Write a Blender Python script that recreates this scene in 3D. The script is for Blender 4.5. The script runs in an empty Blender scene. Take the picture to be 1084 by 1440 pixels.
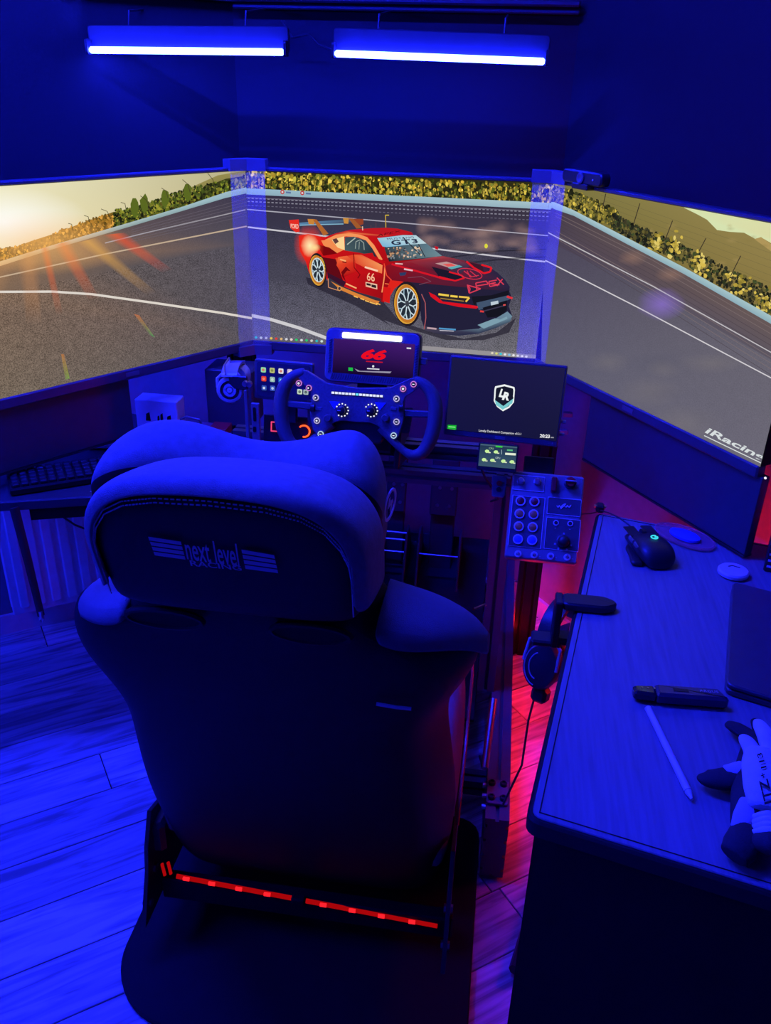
import bpy, math, random
from mathutils import Vector, Matrix
from mathutils.geometry import tessellate_polygon
random.seed(7)
scene = bpy.context.scene
COL = scene.collection

# ------------------------------------------------------------------ camera, world, exposure
CAM = Vector((0.2669, -2.0373, 1.4732))
YAW, PITCH, ROLL, FPX = 0.1319, 0.4656, 0.0281, 1202.6
_f = Vector((-math.sin(YAW)*math.cos(PITCH), math.cos(YAW)*math.cos(PITCH), -math.sin(PITCH)))
_r0 = Vector((math.cos(YAW), math.sin(YAW), 0)); _u0 = _r0.cross(_f)
_r = math.cos(ROLL)*_r0 + math.sin(ROLL)*_u0
_u = -math.sin(ROLL)*_r0 + math.cos(ROLL)*_u0
cd = bpy.data.cameras.new('camera'); cam = bpy.data.objects.new('camera', cd); COL.objects.link(cam)
cd.sensor_fit = 'VERTICAL'; cd.sensor_height = 36; cd.lens = FPX/1440*36; cd.clip_start = .02
cam.matrix_world = Matrix(((_r.x, _u.x, -_f.x, CAM.x), (_r.y, _u.y, -_f.y, CAM.y), (_r.z, _u.z, -_f.z, CAM.z), (0, 0, 0, 1)))
scene.camera = cam
wd = bpy.data.worlds.new('world'); scene.world = wd; wd.use_nodes = True
wd.node_tree.nodes['Background'].inputs[0].default_value = (0, 0, .004, 1)
wd.node_tree.nodes['Background'].inputs[1].default_value = 1
vs = scene.view_settings
vs.view_transform = 'Standard'; vs.look = 'None'; vs.exposure = 0; vs.gamma = 1; vs.use_curve_mapping = False
try:
    scene.cycles.transparent_max_bounces = 32
except Exception:
    pass
LAMP = 220.0           # strength of the two blue light bars
ROOM_LAMP = 900.0      # blue bars under the ceiling and on the rear left wall that light floor, desk and seat top
BLUE = (.008, .014, 1.0)

def ray(x, y): return _f + _r*((x-542)/FPX) - _u*((y-720)/FPX)
def onz(x, y, z): d = ray(x, y); return CAM + d*((z-CAM.z)/d.z)
def ony(x, y, Y): d = ray(x, y); return CAM + d*((Y-CAM.y)/d.y)

# ------------------------------------------------------------------ materials
MATS = {}
def srgb(c):
    f = lambda v: v/12.92 if v <= .04045 else ((v+.055)/1.055)**2.4
    return tuple(f(v/255.0) for v in c[:3])
def mat(name, col, rough=.5, metal=0., var=.15, scale=40., bump=0., bscale=200., coat=0., spec=.5, stretch=None):
    if name in MATS: return MATS[name]
    m = bpy.data.materials.new(name); m.use_nodes = True; MATS[name] = m
    nt = m.node_tree; b = nt.nodes['Principled BSDF']
    tc = nt.nodes.new('ShaderNodeTexCoord'); no = nt.nodes.new('ShaderNodeTexNoise'); no.inputs['Scale'].default_value = scale
    no.inputs['Detail'].default_value = 4
    src = tc.outputs['Object']
    if stretch:
        mp = nt.nodes.new('ShaderNodeMapping'); mp.inputs['Scale'].default_value = stretch
        nt.links.new(src, mp.inputs[0]); src = mp.outputs[0]
    nt.links.new(src, no.inputs['Vector'])
    mx = nt.nodes.new('ShaderNodeMix'); mx.data_type = 'RGBA'
    mx.inputs[6].default_value = tuple(c*(1-var) for c in col)+(1,); mx.inputs[7].default_value = tuple(min(1, c*(1+var)) for c in col)+(1,)
    nt.links.new(no.outputs[0], mx.inputs[0]); nt.links.new(mx.outputs[2], b.inputs['Base Color'])
    b.inputs['Roughness'].default_value = rough; b.inputs['Metallic'].default_value = metal
    b.inputs['Coat Weight'].default_value = coat; b.inputs['Specular IOR Level'].default_value = spec
    if bump:
        n2 = nt.nodes.new('ShaderNodeTexNoise'); n2.inputs['Scale'].default_value = bscale; n2.inputs['Detail'].default_value = 3
        nt.links.new(src, n2.inputs['Vector'])
        bp = nt.nodes.new('ShaderNodeBump'); bp.inputs['Strength'].default_value = bump; bp.inputs['Distance'].default_value = .002
        nt.links.new(n2.outputs[0], bp.inputs['Height']); nt.links.new(bp.outputs[0], b.inputs['Normal'])
    return m
def emit(name, col, strength=1.):
    if name in MATS: return MATS[name]
    m = bpy.data.materials.new(name); m.use_nodes = True; MATS[name] = m
    nt = m.node_tree; nt.nodes.clear()
    e = nt.nodes.new('ShaderNodeEmission'); o = nt.nodes.new('ShaderNodeOutputMaterial')
    e.inputs[0].default_value = tuple(col)+(1,); e.inputs[1].default_value = strength
    nt.links.new(e.outputs[0], o.inputs[0]); return m
def picture_mat():
    m = bpy.data.materials.new('screen picture'); m.use_nodes = True; MATS['screen picture'] = m
    nt = m.node_tree; nt.nodes.clear(); N = nt.nodes.new; L = nt.links.new
    at = N('ShaderNodeAttribute'); at.attribute_name = 'Col'; ag = N('ShaderNodeAttribute'); ag.attribute_name = 'grain'
    tc = N('ShaderNodeTexCoord'); no = N('ShaderNodeTexNoise'); no.inputs['Scale'].default_value = 420; no.inputs['Detail'].default_value = 2
    L(tc.outputs['Object'], no.inputs['Vector'])
    n3 = N('ShaderNodeTexNoise'); n3.inputs['Scale'].default_value = 60; n3.inputs['Detail'].default_value = 4; L(tc.outputs['Object'], n3.inputs['Vector'])
    ad = N('ShaderNodeMath'); ad.operation = 'MULTIPLY_ADD'; L(no.outputs[0], ad.inputs[0]); ad.inputs[1].default_value = 5.; ad.inputs[2].default_value = -2.5
    a3 = N('ShaderNodeMath'); a3.operation = 'MULTIPLY_ADD'; L(n3.outputs[0], a3.inputs[0]); a3.inputs[1].default_value = 1.2; L(ad.outputs[0], a3.inputs[2])
    a4 = N('ShaderNodeMath'); a4.operation = 'ADD'; L(a3.outputs[0], a4.inputs[0]); a4.inputs[1].default_value = -.6
    mu = N('ShaderNodeMath'); mu.operation = 'MULTIPLY'; L(a4.outputs[0], mu.inputs[0]); L(ag.outputs['Fac'], mu.inputs[1])
    a1 = N('ShaderNodeMath'); a1.operation = 'ADD'; L(mu.outputs[0], a1.inputs[0]); a1.inputs[1].default_value = 1.
    cl = N('ShaderNodeMath'); cl.operation = 'MAXIMUM'; L(a1.outputs[0], cl.inputs[0]); cl.inputs[1].default_value = .1
    e = N('ShaderNodeEmission'); L(at.outputs['Color'], e.inputs[0]); L(cl.outputs[0], e.inputs[1])
    tr = N('ShaderNodeBsdfTransparent'); mx = N('ShaderNodeMixShader'); o = N('ShaderNodeOutputMaterial')
    L(at.outputs['Alpha'], mx.inputs[0]); L(tr.outputs[0], mx.inputs[1]); L(e.outputs[0], mx.inputs[2]); L(mx.outputs[0], o.inputs[0])
    return m
PIC = picture_mat()

# ------------------------------------------------------------------ geometry helpers
class G:
    def __init__(s): s.v = []; s.f = []
    def add(s, vs, fs, M=None):
        o = len(s.v)
        s.v += [tuple(M @ Vector(p)) if M is not None else tuple(p) for p in vs]
        s.f += [tuple(i+o for i in f) for f in fs]; return s
    def box(s, c, d, M=None, ch=0.):
        x, y, z = [k/2 for k in d]; cx, cy, cz = c
        if ch <= 0:
            vs = [(cx+a*x, cy+b*y, cz+e*z) for e in (-1, 1) for b in (-1, 1) for a in (-1, 1)]
            return s.add(vs, [(0, 2, 3, 1), (4, 5, 7, 6), (0, 1, 5, 4), (2, 6, 7, 3), (0, 4, 6, 2), (1, 3, 7, 5)], M)
        ch = min(ch, x*.9, y*.9, z*.9)
        return s.slab([(-x, -y), (x, -y), (x, y), (-x, y)], cz-z, cz+z, M, ch, (cx, cy), ch)
    def slab(s, poly, z0, z1, M=None, ch=0., off=(0, 0), corner=0., seg=1):
        """polygon (ccw) extruded in z, optional chamfer of rims and rounding of corners"""
        p = [Vector((a, b)) for a, b in poly]
        if corner > 0:
            q = []
            n = len(p)
            for i in range(n):
                a, b, c = p[i-1], p[i], p[(i+1) % n]
                d0 = (a-b); d1 = (c-b); r = min(corner, d0.length*.49, d1.length*.49)
                s0 = b+d0.normalized()*r; s1 = b+d1.normalized()*r
                for k in range(seg+1):
                    t = k/seg; q.append((1-t)**2*s0+2*t*(1-t)*b+t*t*s1)
            p = q
        n = len(p)
        rings = [(0, z0), (0, z1)] if ch <= 0 else [(ch, z0), (0, z0+ch), (0, z1-ch), (ch, z1)]
        vs = []
        for ins, z in rings:
            for i in range(n):
                q = p[i]
                if ins:
                    a, c = p[i-1], p[(i+1) % n]
                    t = (c-a); t = t.normalized() if t.length > 1e-9 else Vector((1, 0)); q = q + Vector((-t.y, t.x))*ins
                vs.append((q.x+off[0], q.y+off[1], z))
        fs = []
        for k in range(len(rings)-1):
            for i in range(n):
                j = (i+1) % n; fs.append((k*n+i, k*n+j, (k+1)*n+j, (k+1)*n+i))
        fs.append(tuple(range(n))[::-1]); fs.append(tuple(range((len(rings)-1)*n, len(rings)*n)))
        return s.add(vs, fs, M)
    def cyl(s, a, b, r0, r1=None, n=16, M=None, cap=True):
        r1 = r0 if r1 is None else r1
        a, b = Vector(a), Vector(b); z = (b-a).normalized()
        x = z.orthogonal().normalized(); y = z.cross(x)
        vs = [a+(x*math.cos(t)+y*math.sin(t))*r0 for t in [2*math.pi*i/n for i in range(n)]] + \
             [b+(x*math.cos(t)+y*math.sin(t))*r1 for t in [2*math.pi*i/n for i in range(n)]]
        fs = [(i, (i+1) % n, n+(i+1) % n, n+i) for i in range(n)]
        if cap: fs += [tuple(range(n))[::-1], tuple(range(n, 2*n))]
        return s.add(vs, fs, M)
    def tube(s, pts, r, n=8, M=None, closed=False, ry=None):
        pts = [Vector(p) for p in pts]; m = len(pts); vs = []; fs = []
        rr = r if isinstance(r, (list, tuple)) else [r]*m
        up = None
        for i, p in enumerate(pts):
            t = (pts[(i+1) % m]-pts[i-1]) if closed else (pts[min(i+1, m-1)]-pts[max(i-1, 0)])
            t.normalize()
            if up is None: up = t.orthogonal().normalized()
            up = (up-t*up.dot(t)); up = up.normalized() if up.length > 1e-6 else t.orthogonal().normalized()
            y = t.cross(up)
            for k in range(n):
                a = 2*math.pi*k/n; vs.append(p+(up*math.cos(a)+y*math.sin(a)*(ry or 1.))*rr[i])
        for i in range(m if closed else m-1):
            for k in range(n):
                j = (i+1) % m; fs.append((i*n+k, i*n+(k+1) % n, j*n+(k+1) % n, j*n+k))
        if not closed: fs += [tuple(range(n))[::-1], tuple(range((m-1)*n, m*n))]
        return s.add(vs, fs, M)
    def lathe(s, prof, n=24, M=None):
        """profile [(r,z)] around local z"""
        vs = []; fs = []; m = len(prof)
        for r, z in prof:
            for k in range(n):
                a = 2*math.pi*k/n; vs.append((r*math.cos(a), r*math.sin(a), z))
        for i in range(m-1):
            for k in range(n): fs.append((i*n+k, i*n+(k+1) % n, (i+1)*n+(k+1) % n, (i+1)*n+k))
        fs += [tuple(range(n))[::-1], tuple(range((m-1)*n, m*n))]
        return s.add(vs, fs, M)
    def loft(s, rings, M=None, cap=True, closed=True):
        n = len(rings[0]); vs = [p for r in rings for p in r]; fs = []
        for i in range(len(rings)-1):
            for k in range(n if closed else n-1):
                fs.append((i*n+k, i*n+(k+1) % n, (i+1)*n+(k+1) % n, (i+1)*n+k))
        if cap and closed: fs += [tuple(range(n))[::-1], tuple(range((len(rings)-1)*n, len(rings)*n))]
        return s.add(vs, fs, M)
    def ring(s, c, r0, r1, z0, z1, n=24, M=None):
        """annulus r0..r1 in local xy around c, between z0 and z1"""
        cx, cy = c; vs = []; fs = []
        for (r, z) in ((r0, z0), (r1, z0), (r1, z1), (r0, z1)):
            for k in range(n):
                a = 2*math.pi*k/n; vs.append((cx+r*math.cos(a), cy+r*math.sin(a), z))
        for i in range(4):
            for k in range(n): fs.append((i*n+k, i*n+(k+1) % n, ((i+1) % 4)*n+(k+1) % n, ((i+1) % 4)*n+k))
        return s.add(vs, fs, M)

def obj(name, g, m, parent=None, smooth=False, world=False, sub=0):
    me = bpy.data.meshes.new(name); me.from_pydata([tuple(p) for p in g.v], [], g.f); me.validate(); me.update()
    if m is not None: me.materials.append(MATS[m] if isinstance(m, str) else m)
    if smooth:
        for p in me.polygons: p.use_smooth = True
        try: me.set_sharp_from_angle(angle=math.radians(42 if smooth is True else smooth))
        except Exception: pass
    o = bpy.data.objects.new(name, me); COL.objects.link(o)
    if parent is not None:
        o.parent = parent
        if world: o.matrix_parent_inverse = parent.matrix_basis.inverted() if parent.parent is None else (parent.parent.matrix_basis @ parent.matrix_parent_inverse @ parent.matrix_basis).inverted()
    if sub:
        md = o.modifiers.new('smooth', 'SUBSURF'); md.levels = sub; md.render_levels = sub
    return o
def tag(o, label, cat, group=None):
    o['label'] = label; o['category'] = cat
    if group: o['group'] = group
    return o
def thing(name, label, cat, M=None, group=None):
    o = bpy.data.objects.new(name, None); COL.objects.link(o); o.empty_display_size = .02
    if M is not None: o.matrix_basis = M if isinstance(M, Matrix) else Matrix.Translation(M)
    return tag(o, label, cat, group)
def struct(name, g, m, parent=None, **k):
    o = obj(name, g, m, parent, **k)
    if parent is None: o['kind'] = 'structure'
    return o

class Frame:
    """local frame: a right, b up, c out of the face; px() reads a photo point on the face"""
    def __init__(s, origin, nrm, up=(0, 0, 1)):
        s.o = Vector(origin); s.n = Vector(nrm).normalized(); up = Vector(up)
        s.b = (up-s.n*up.dot(s.n)).normalized(); s.a = s.b.cross(s.n)
        s.M = Matrix(((s.a.x, s.b.x, s.n.x, s.o.x), (s.a.y, s.b.y, s.n.y, s.o.y), (s.a.z, s.b.z, s.n.z, s.o.z), (0, 0, 0, 1)))
    def px(s, x, y, c=0.):
        d = ray(x, y); P = CAM+d*(((s.o+s.n*c-CAM).dot(s.n))/d.dot(s.n)); q = P-s.o
        return (q.dot(s.a), q.dot(s.b))
    def pts(s, lst, c=0.): return [s.px(x, y, c) for x, y in lst]

_txt = {}
def text_geo(t, shear=0., bold=0., spacing=1.):
    key = (t, shear, bold, spacing)
    if key in _txt: return _txt[key]
    cu = bpy.data.curves.new('t', 'FONT'); cu.body = t; cu.shear = shear; cu.offset = bold; cu.space_character = spacing; cu.resolution_u = 3
    ob = bpy.data.objects.new('t', cu); COL.objects.link(ob)
    dg = bpy.context.evaluated_depsgraph_get(); me = ob.evaluated_get(dg).to_mesh()
    vs = [tuple(v.co)[:2] for v in me.vertices]; fs = [tuple(p.vertices) for p in me.polygons]
    ob.evaluated_get(dg).to_mesh_clear(); bpy.data.objects.remove(ob); bpy.data.curves.remove(cu)
    x0, x1 = min(v[0] for v in vs), max(v[0] for v in vs); y0, y1 = min(v[1] for v in vs), max(v[1] for v in vs)
    _txt[key] = ([((a-x0)/(x1-x0), (b-y0)/(y1-y0)) for a, b in vs], fs); return _txt[key]
def text_into(g, t, bl, br, tr, tl, c=0., **k):
    vs, fs = text_geo(t, **k); o = []
    for a, b in vs:
        p = [(1-a)*(1-b)*bl[i]+a*(1-b)*br[i]+a*b*tr[i]+(1-a)*b*tl[i] for i in (0, 1)]; o.append((p[0], p[1], c))
    g.add(o, fs)
def trect(g, t, x0, y0, x1, y1, c=0., **k): text_into(g, t, (x0, y0), (x1, y0), (x1, y1), (x0, y1), c, **k)

class Art:
    """flat picture shown by a display: coloured polygons on the face of the frame"""
    def __init__(s, F, rect, c0=.0006): s.F = F; s.rect = rect; s.c = c0; s.v = []; s.f = []; s.col = []; s.gr = []
    def _clip(s, poly):
        x0, y0, x1, y1 = s.rect
        for ax, val, sg in ((0, x0, 1), (0, x1, -1), (1, y0, 1), (1, y1, -1)):
            out = []
            for i in range(len(poly)):
                a, b = poly[i-1], poly[i]
                da, db = (a[0][ax]-val)*sg, (b[0][ax]-val)*sg
                if (da >= 0) != (db >= 0):
                    t = da/(da-db)
                    out.append((tuple(a[0][k]+(b[0][k]-a[0][k])*t for k in (0, 1)), tuple(a[1][k]+(b[1][k]-a[1][k])*t for k in range(5))))
                if db >= 0: out.append(b)
            poly = out
            if not poly: return []
        return poly
    def raw(s, pts, cols, alpha=1., grain=0.):
        """pts in local face coordinates"""
        if not isinstance(cols[0], (tuple, list)): cols = [cols]*len(pts)
        L = []
        for p, c in zip(pts, cols):
            a = (c[3] if len(c) > 3 else alpha); L.append((p, srgb(c)+(a, grain)))
        L = s._clip(L)
        if len(L) < 3: return
        o = len(s.v); s.v += [(p[0][0], p[0][1], s.c) for p in L]
        tris = tessellate_polygon([[Vector((p[0][0], p[0][1], 0)) for p in L]])
        for t in tris:
            a, b, c = [L[i][0] for i in t]
            if (b[0]-a[0])*(c[1]-a[1])-(b[1]-a[1])*(c[0]-a[0]) < 0: t = (t[0], t[2], t[1])
            s.f.append(tuple(i+o for i in t))
        s.col += [p[1][:4] for p in L]; s.gr += [p[1][4] for p in L]
    def poly(s, pts, cols, alpha=1., grain=0., step=True):
        s.raw([s.F.px(x, y, s.c) for x, y in pts], cols, alpha, grain)
        if step: s.c += 2e-5
    def line(s, pts, w, cols, alpha=1., step=True):
        """stroke through photo points, width in photo pixels"""
        for i in range(len(pts)-1):
            (x0, y0), (x1, y1) = pts[i], pts[i+1]; dx, dy = x1-x0, y1-y0; l = math.hypot(dx, dy) or 1
            nx, ny = -dy/l*w/2, dx/l*w/2
            s.poly([(x0+nx, y0+ny), (x1+nx, y1+ny), (x1-nx, y1-ny), (x0-nx, y0-ny)], cols, alpha, 0, False)
        if step: s.c += 2e-5
    def blob(s, x, y, rx, ry, col, alpha=1., n=7, jit=.25, edge=None, rot=0., step=False):
        ring = []
        for k in range(n):
            a = 2*math.pi*k/n; q = 1+random.uniform(-jit, jit)
            ca, sa = math.cos(rot), math.sin(rot); ex, ey = rx*q*math.cos(a), ry*q*math.sin(a)
            ring.append((x+ex*ca-ey*sa, y+ex*sa+ey*ca))
        if edge is None: s.poly(ring, col, alpha, 0, step)
        else:
            ce = tuple(col[:3])+(alpha,); eg = tuple(col[:3])+(edge,)
            for k in range(n): s.poly([(x, y), ring[k], ring[(k+1) % n]], [ce, eg, eg], 1, 0, False)
            if step: s.c += 2e-5
    def text(s, t, bl, br, tr, tl, col, alpha=1., **k):
        vs, fs = text_geo(t, **k); P = []
        for a, b in vs:
            P.append(tuple((1-a)*(1-b)*bl[i]+a*(1-b)*br[i]+a*b*tr[i]+(1-a)*b*tl[i] for i in (0, 1)))
        for f in fs: s.poly([P[i] for i in f], col, alpha, 0, False)
        s.c += 2e-5
    def build(s, name, parent):
        me = bpy.data.meshes.new(name); me.from_pydata(s.v, [], s.f); me.update()
        me.attributes.new('Col', 'FLOAT_COLOR', 'POINT'); me.attributes.new('grain', 'FLOAT', 'POINT')
        me.attributes['Col'].data.foreach_set('color', [k for c in s.col for k in c])
        me.attributes['grain'].data.foreach_set('value', s.gr)
        me.materials.append(PIC); o = bpy.data.objects.new(name, me); COL.objects.link(o); o.parent = parent; return o

# ------------------------------------------------------------------ material set
mat('black plastic', (.022, .022, .024), .42, var=.1)
mat('matte black', (.005, .005, .006), .75, var=.1, spec=.2)
mat('satin black metal', (.03, .03, .033), .38, .3)
mat('bezel plastic', (.08, .08, .085), .35)
mat('black leather', (.035, .034, .036), .42, bump=.25, bscale=350)
mat('suede', (.20, .195, .20), .85, bump=.5, bscale=700, scale=90, var=.3)
mat('mesh fabric', (.14, .14, .15), .8, bump=.6, bscale=900)
mat('shell black', (.006, .006, .0065), .6, var=.1, spec=.25)
mat('aluminium black', (.11, .11, .12), .38, .3, stretch=(1, 1, 60))
mat('steel', (.55, .55, .58), .28, 1.)
mat('white print', (.75, .75, .78), .6)
mat('grey print', (.40, .40, .42), .6)
mat('white plastic', (.72, .72, .72), .4)
mat('silver plastic', (.45, .45, .47), .35, .2)
mat('grey panel', (.16, .16, .17), .38)
mat('carbon', (.13, .13, .14), .35, var=.5, scale=220)
mat('rubber grip', (.085, .085, .09), .62, bump=.3, bscale=500)
mat('red plastic', (.45, .015, .02), .4)
mat('orange plastic', (.62, .20, .05), .4)
mat('dark red plastic', (.22, .01, .02), .4)
mat('blue plastic', (.08, .14, .75), .35)
mat('dimmed upper wall', (.0075, .0075, .008), .85, bump=.2, bscale=120)
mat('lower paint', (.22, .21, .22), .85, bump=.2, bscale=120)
mat('ceiling paint', (.55, .55, .55), .9)
mat('white enamel', (.62, .60, .60), .45)
mat('desk board', (.22, .23, .25), .5, var=.35, scale=150, stretch=(1, .06, 1), bump=.2, bscale=260)
mat('desk edge', (.010, .010, .011), .6, spec=.3)
mat('table black', (.03, .03, .033), .45)
mat('box grey', (.2, .2, .22), .4)
mat('radiator white', (.7, .69, .71), .4)
mat('glove pale', (.62, .70, .66), .9, bump=.4, bscale=800)
mat('glove black', (.02, .02, .022), .85, bump=.4, bscale=800)
mat('glove blue', (.45, .47, .60), .85, bump=.4, bscale=800)
mat('panel dark', (.06, .06, .065), .45)
mat('metal cable', (.02, .02, .02), .5)
emit('red led', (1., .004, .008), .38)
emit('red led core', (1., .012, .02), 1.5)
emit('red ring', (1., .08, .02), 2.2)
emit('pink square', (.95, .06, .22), .9)
emit('white led', (1., .93, 1.), 1.6)
emit('violet white bar', (.75, .70, 1.), 3.)
emit('dot white', (.9, .92, 1.), 1.1)
emit('cyan logo', (.05, .75, .95), 1.)
emit('green led', (.1, .9, .35), 1.)
emit('magenta ring', (.75, .25, .85), .75)
emit('lilac ring', (.62, .55, 1.), .8)
emit('ice ring', (.55, .78, 1.), .85)
# planks: tone per board from the object's random value, long grain
m = bpy.data.materials.new('oak plank'); m.use_nodes = True; MATS['oak plank'] = m
nt = m.node_tree; N = nt.nodes.new; L = nt.links.new; b = nt.nodes['Principled BSDF']
tc = N('ShaderNodeTexCoord'); oi = N('ShaderNodeObjectInfo'); va = N('ShaderNodeVectorMath'); va.operation = 'ADD'
mu = N('ShaderNodeMath'); mu.operation = 'MULTIPLY'; mu.inputs[1].default_value = 37; L(oi.outputs['Random'], mu.inputs[0])
L(tc.outputs['Object'], va.inputs[0]); L(mu.outputs[0], va.inputs[1])
mp = N('ShaderNodeMapping'); mp.inputs['Scale'].default_value = (1.3, 16, 16); L(va.outputs[0], mp.inputs[0])
no = N('ShaderNodeTexNoise'); no.inputs['Scale'].default_value = 2.2; no.inputs['Detail'].default_value = 7; no.inputs['Distortion'].default_value = 1.6; L(mp.outputs[0], no.inputs['Vector'])
cr = N('ShaderNodeValToRGB'); cr.color_ramp.elements[0].position = .34; cr.color_ramp.elements[0].color = (.26, .26, .26, 1)
cr.color_ramp.elements[1].position = .60; cr.color_ramp.elements[1].color = (.66, .66, .66, 1); L(no.outputs[0], cr.inputs[0])
ml = N('ShaderNodeMix'); ml.data_type = 'RGBA'; ml.blend_type = 'MULTIPLY'; ml.inputs[0].default_value = 1; L(cr.outputs[0], ml.inputs[6])
mr = N('ShaderNodeMapRange'); mr.inputs[3].default_value = .6; mr.inputs[4].default_value = 1.15; L(oi.outputs['Random'], mr.inputs[0]); L(mr.outputs[0], ml.inputs[7])
L(ml.outputs[2], b.inputs['Base Color']); b.inputs['Roughness'].default_value = .5
# semi-clear plastic film
def film(name, clear, tint):
    m = bpy.data.materials.new(name); m.use_nodes = True; MATS[name] = m
    nt = m.node_tree; nt.nodes.clear(); N = nt.nodes.new; L = nt.links.new
    t = N('ShaderNodeBsdfTransparent'); d = N('ShaderNodeBsdfPrincipled'); d.inputs['Base Color'].default_value = tint+(1,); d.inputs['Roughness'].default_value = .35
    no = N('ShaderNodeTexNoise'); no.inputs['Scale'].default_value = 30; mr = N('ShaderNodeMapRange'); mr.inputs[3].default_value = 1-clear-.04; mr.inputs[4].default_value = 1-clear+.04
    L(no.outputs[0], mr.inputs[0])
    x = N('ShaderNodeMixShader'); o = N('ShaderNodeOutputMaterial'); L(mr.outputs[0], x.inputs[0]); L(t.outputs[0], x.inputs[1]); L(d.outputs[0], x.inputs[2]); L(x.outputs[0], o.inputs[0])
film('lens film', .88, (.8, .8, .9)); film('red-lit clear plastic', .62, (.8, .25, .3))

# ------------------------------------------------------------------ the room
P0, P1, P2, P3, P4 = (-.47, .35), (.383, .35), (1.883, -1.65), (-.42, -3.38), (-2.23, -.97)
HC = 2.35
def wall(name, a, b, z0, z1, m, t=.1):
    a, b = Vector(a), Vector(b); d = (b-a).normalized(); n = Vector((-d.y, d.x))      # n points outward for clockwise order
    g = G(); A, B, Cc, D = a, b, b+n*t, a+n*t
    g.add([(q.x, q.y, z) for z in (z0, z1) for q in (A, B, Cc, D)], [(0, 1, 2, 3), (7, 6, 5, 4), (1, 0, 4, 5), (2, 1, 5, 6), (3, 2, 6, 7), (0, 3, 7, 4)])
    return struct(name, g, m)
# one wall tone; above the screens, dimmer light is put into a darker colour
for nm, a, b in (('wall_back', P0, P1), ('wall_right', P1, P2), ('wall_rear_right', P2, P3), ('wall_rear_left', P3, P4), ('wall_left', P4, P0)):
    wall(nm, a, b, 0, .92, 'lower paint'); wall(nm+'_upper', a, b, .92, HC, 'dimmed upper wall')
g = G(); g.add([(x, y, z) for z in (HC, HC+.08) for x, y in (P0, P1, P2, P3, P4)], [(0, 1, 2, 3, 4), (9, 8, 7, 6, 5)]+[(i, (i+1) % 5+0, (i+1) % 5+5, i+5) for i in range(5)])
struct('ceiling', g, 'ceiling paint')
g = G(); g.add([(x, y, z) for z in (-.08, -.012) for x, y in (P0, P1, P2, P3, P4)], [(4, 3, 2, 1, 0), (5, 6, 7, 8, 9)]+[(i, i+5, (i+1) % 5+5, (i+1) % 5) for i in range(5)])
floor = struct('floor', g, 'matte black')
# boards run along the radiator wall
pd = Vector((.8, .6)); pn = Vector((.6, -.8)); PW, PL = .128, .88
me = None
def inside(q):
    pl = [P0, P1, P2, P3, P4]; c = 1
    for i in range(5):
        a, b2 = Vector(pl[i]), Vector(pl[(i+1) % 5]); e = b2-a
        if e.x*(q.y-a.y)-e.y*(q.x-a.x) > .02: return False
    return True
gp = G().box((0, 0, -.006), (PL-.0025, PW-.0025, .012), ch=.0012)
org = Vector(P0)
for r in range(0, 25):
    offs = random.random()*PL
    for k in range(-4, 3):
        c = org + pn*(PW*(r+.5)) + pd*(k*PL+offs+PL/2-.1)
        ends = [c+pd*sx*PL/2*.98+pn*sy*PW/2*.9 for sx in (-1, 1) for sy in (-1, 1)]
        ok = [inside(e) for e in ends]
        if not any(ok): continue
        # trim boards at the walls
        lo, hi = -PL/2, PL/2
        while lo < hi-.05 and not (inside(c+pd*lo+pn*PW*.4) and inside(c+pd*lo-pn*PW*.4)): lo += .02
        while hi > lo+.05 and not (inside(c+pd*hi+pn*PW*.4) and inside(c+pd*hi-pn*PW*.4)): hi -= .02
        if hi-lo < .06: continue
        if hi-lo > PL-.01:
            if me is None: o = obj('plank', gp, 'oak plank', floor); me = o.data
            else: o = bpy.data.objects.new('plank', me); COL.objects.link(o); o.parent = floor
            mid = c
        else:
            o = obj('plank', G().box((0, 0, -.006), (hi-lo-.0025, PW-.0025, .012), ch=.0012), 'oak plank', floor); mid = c+pd*(lo+hi)/2
        o.location = (mid.x, mid.y, 0); o.rotation_euler = (0, 0, math.atan2(pd.y, pd.x))
# skirting along the two walls in view
def board(name, a, b, h, t, m, z=0):
    a, b = Vector(a), Vector(b); d = (b-a).normalized(); n = Vector((d.y, -d.x))
    g = G(); q = [a, b, b+n*t, a+n*t]
    g.add([(p.x, p.y, z+zz) for zz in (0, h) for p in q], [(0, 1, 2, 3), (7, 6, 5, 4), (0, 4, 5, 1), (1, 5, 6, 2), (2, 6, 7, 3), (3, 7, 4, 0)])
    return struct(name, g, m)
board('baseboard_left', P4, P0, .06, .012, 'white enamel'); board('baseboard_back', P0, P1, .06, .012, 'white enamel'); board('baseboard_right', P1, P2, .06, .012, 'white enamel')
# ceiling-side rail on the back wall
g = G(); g.box((-.04, .325, 1.648), (.84, .03, .014), ch=.004); g.box((-.04, .325, 1.630), (.84, .02, .008), ch=.003)
tr = struct('trim_1', g, mat('rail paint', (.03, .03, .035), .6))
q = Vector(P0)+Vector((-.8, -.6))*.42; board('trim_2', (q.x, q.y), P0, .014, .03, 'rail paint', 1.641)

# ------------------------------------------------------------------ ceiling bar
t = thing('ceiling_light_bar', 'long blue light bar under the ceiling above the seat and table', 'lamp', (-.58, -.72, HC))
g = G().box((0, 0, -.018), (1.24, .05, .036), ch=.004); obj('housing', g, 'white enamel', t)
obj('light_tube', G().cyl((-.6, 0, -.052), (.6, 0, -.052), .013, n=14), emit('room blue tube', BLUE, ROOM_LAMP), t, True)
for sx in (-.6, .6): obj('holder', G().box((sx*1.015, 0, -.05), (.02, .034, .034), ch=.003), 'white enamel', t)

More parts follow.
